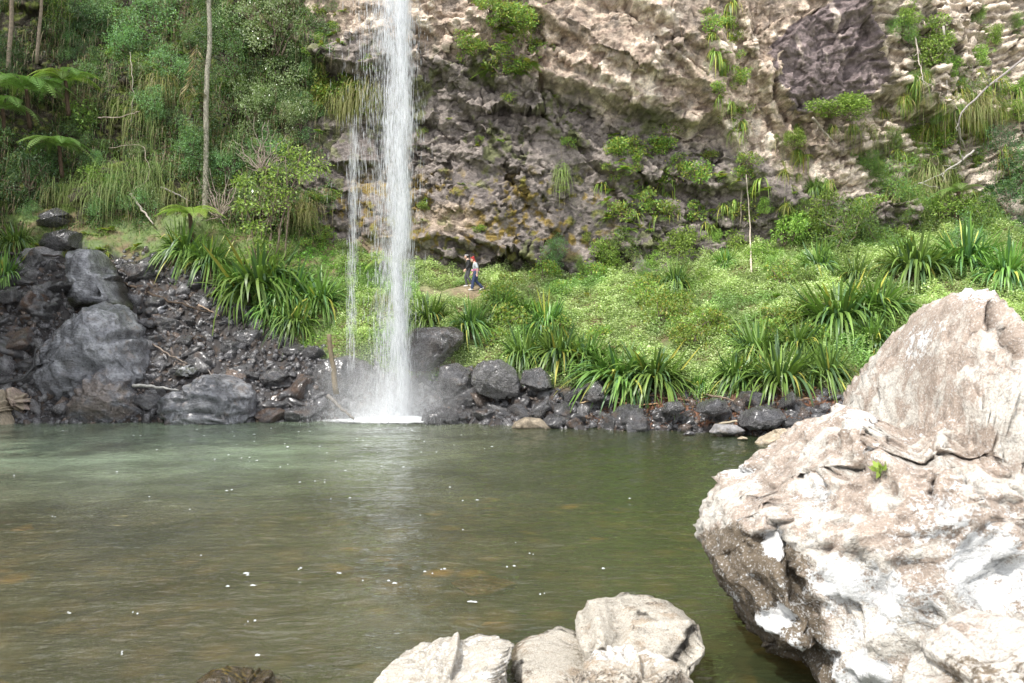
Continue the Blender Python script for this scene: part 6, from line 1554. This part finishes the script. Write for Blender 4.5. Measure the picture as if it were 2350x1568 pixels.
def ex1(e, J, hd, pv, ch):
    band_ring(e, 'headband', hd + np.array([.005, 0, .06]), .092, .079, .016, flat('white_cloth', (.7, .7, .7)))
    # pale print on the sweater front
    D, T = ICO[4]; V = D * np.array([.135, .192, .15]) + ch + np.array([-.008, 0, -.005]); m = (D[:, 0] < -.45) & (np.abs(D[:, 2] - .0) < .55) & (fbm(D * 5, 2, 4) > -.05); f = T[m[T].all(1)]
    obj('print', mesh('print', V, f, None, True), flat('gold_print', (.50, .42, .20)), e)
def ex2(e, J, hd, pv, ch):
    band_ring(e, 'headscarf', hd + np.array([.0, 0, .075]), .098, .084, .030, flat('red_cloth', (.42, .03, .03)), -.02)
    band_ring(e, 'waist_wrap', pv + np.array([0, 0, .10]), .150, .178, .05, flat('pink_cloth', (.45, .16, .28)))
    v, t = lathe_ball(pv + np.array([-.17, -.06, .07]), (.07, .06, .045)); obj('waist_knot', mesh('waist_knot', v, t, None, True), flat('pink_knot', (.66, .32, .48)), e)
    q = path([ch + np.array([.13, -.10, .12]), ch + np.array([.0, -.20, -.05]), ch + np.array([-.08, -.15, -.20])], 10); g = Geo(); g.tube(q, .008, (.05, .05, .05)); obj('strap', g.build('strap'), flat('black_strap', (.03, .03, .03)), e)
walker('person in a black sweater and dark grey trousers on the far side of the pair', p1, .985, 'long', flat('black_knit', (.035, .035, .038)), 'slim', flat('charcoal_cloth', (.085, .085, .095)), flat('black_hair', (.02, .016, .014), .5), P1, 'tail', ex1)
walker('person in a grey shirt and navy trousers with red hair on the pool side', p2, 1.0, 'short', flat('grey_jersey', (.42, .45, .48)), 'loose', flat('navy_cloth', (.035, .05, .115)), flat('red_hair', (.42, .05, .04), .6), P2, 'bun', ex2)
# ================================================================== LIGHT AND CAMERA
SUN_EL, SUN_AZ = math.radians(54), math.radians(220)   # azimuth measured clockwise from +Y
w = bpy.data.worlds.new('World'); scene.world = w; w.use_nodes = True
nt = w.node_tree
sky = nt.nodes.new('ShaderNodeTexSky'); sky.sky_type = 'NISHITA'; sky.sun_disc = False
sky.sun_elevation = SUN_EL; sky.sun_rotation = SUN_AZ
# broken white cloud added to the unseen sky, brightened to raise the fill light
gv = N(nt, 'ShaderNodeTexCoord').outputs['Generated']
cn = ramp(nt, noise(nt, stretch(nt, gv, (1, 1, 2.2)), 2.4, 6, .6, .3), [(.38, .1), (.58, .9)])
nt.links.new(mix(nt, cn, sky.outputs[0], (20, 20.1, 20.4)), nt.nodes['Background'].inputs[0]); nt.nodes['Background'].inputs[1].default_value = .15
sd = np.array([math.sin(SUN_AZ) * math.cos(SUN_EL), math.cos(SUN_AZ) * math.cos(SUN_EL), math.sin(SUN_EL)])
from mathutils import Vector
L = bpy.data.lights.new('sun', 'SUN'); L.energy = 5.0; L.angle = math.radians(.53); L.color = (1, .965, .91)
lo = bpy.data.objects.new('sun', L); COL.objects.link(lo); lo.rotation_euler = Vector(-sd).to_track_quat('-Z', 'Y').to_euler(); lo.location = (0, 0, 60)

cd = bpy.data.cameras.new('camera'); cam = bpy.data.objects.new('camera', cd); COL.objects.link(cam)
cam.location = (0, 0, H); cam.rotation_euler = (math.radians(90), 0, 0)
cd.lens = 28.0; cd.sensor_width = 36.0; cd.clip_start = .05; cd.clip_end = 500
cd.dof.use_dof = True; cd.dof.focus_distance = 34.0; cd.dof.aperture_fstop = 2.8
scene.camera = cam
scene.render.engine = 'CYCLES'
scene.view_settings.view_transform = 'Standard'; scene.view_settings.look = 'None'; scene.view_settings.exposure = 0
cy = scene.cycles
cy.volume_bounces = 2; cy.max_bounces = 7; cy.transparent_max_bounces = 24; cy.diffuse_bounces = 3; cy.glossy_bounces = 3; cy.transmission_bounces = 4
cy.use_adaptive_sampling = True; cy.adaptive_threshold = .025; cy.use_denoising = True; cy.sample_clamp_indirect = 6; cy.caustics_reflective = False; cy.caustics_refractive = False
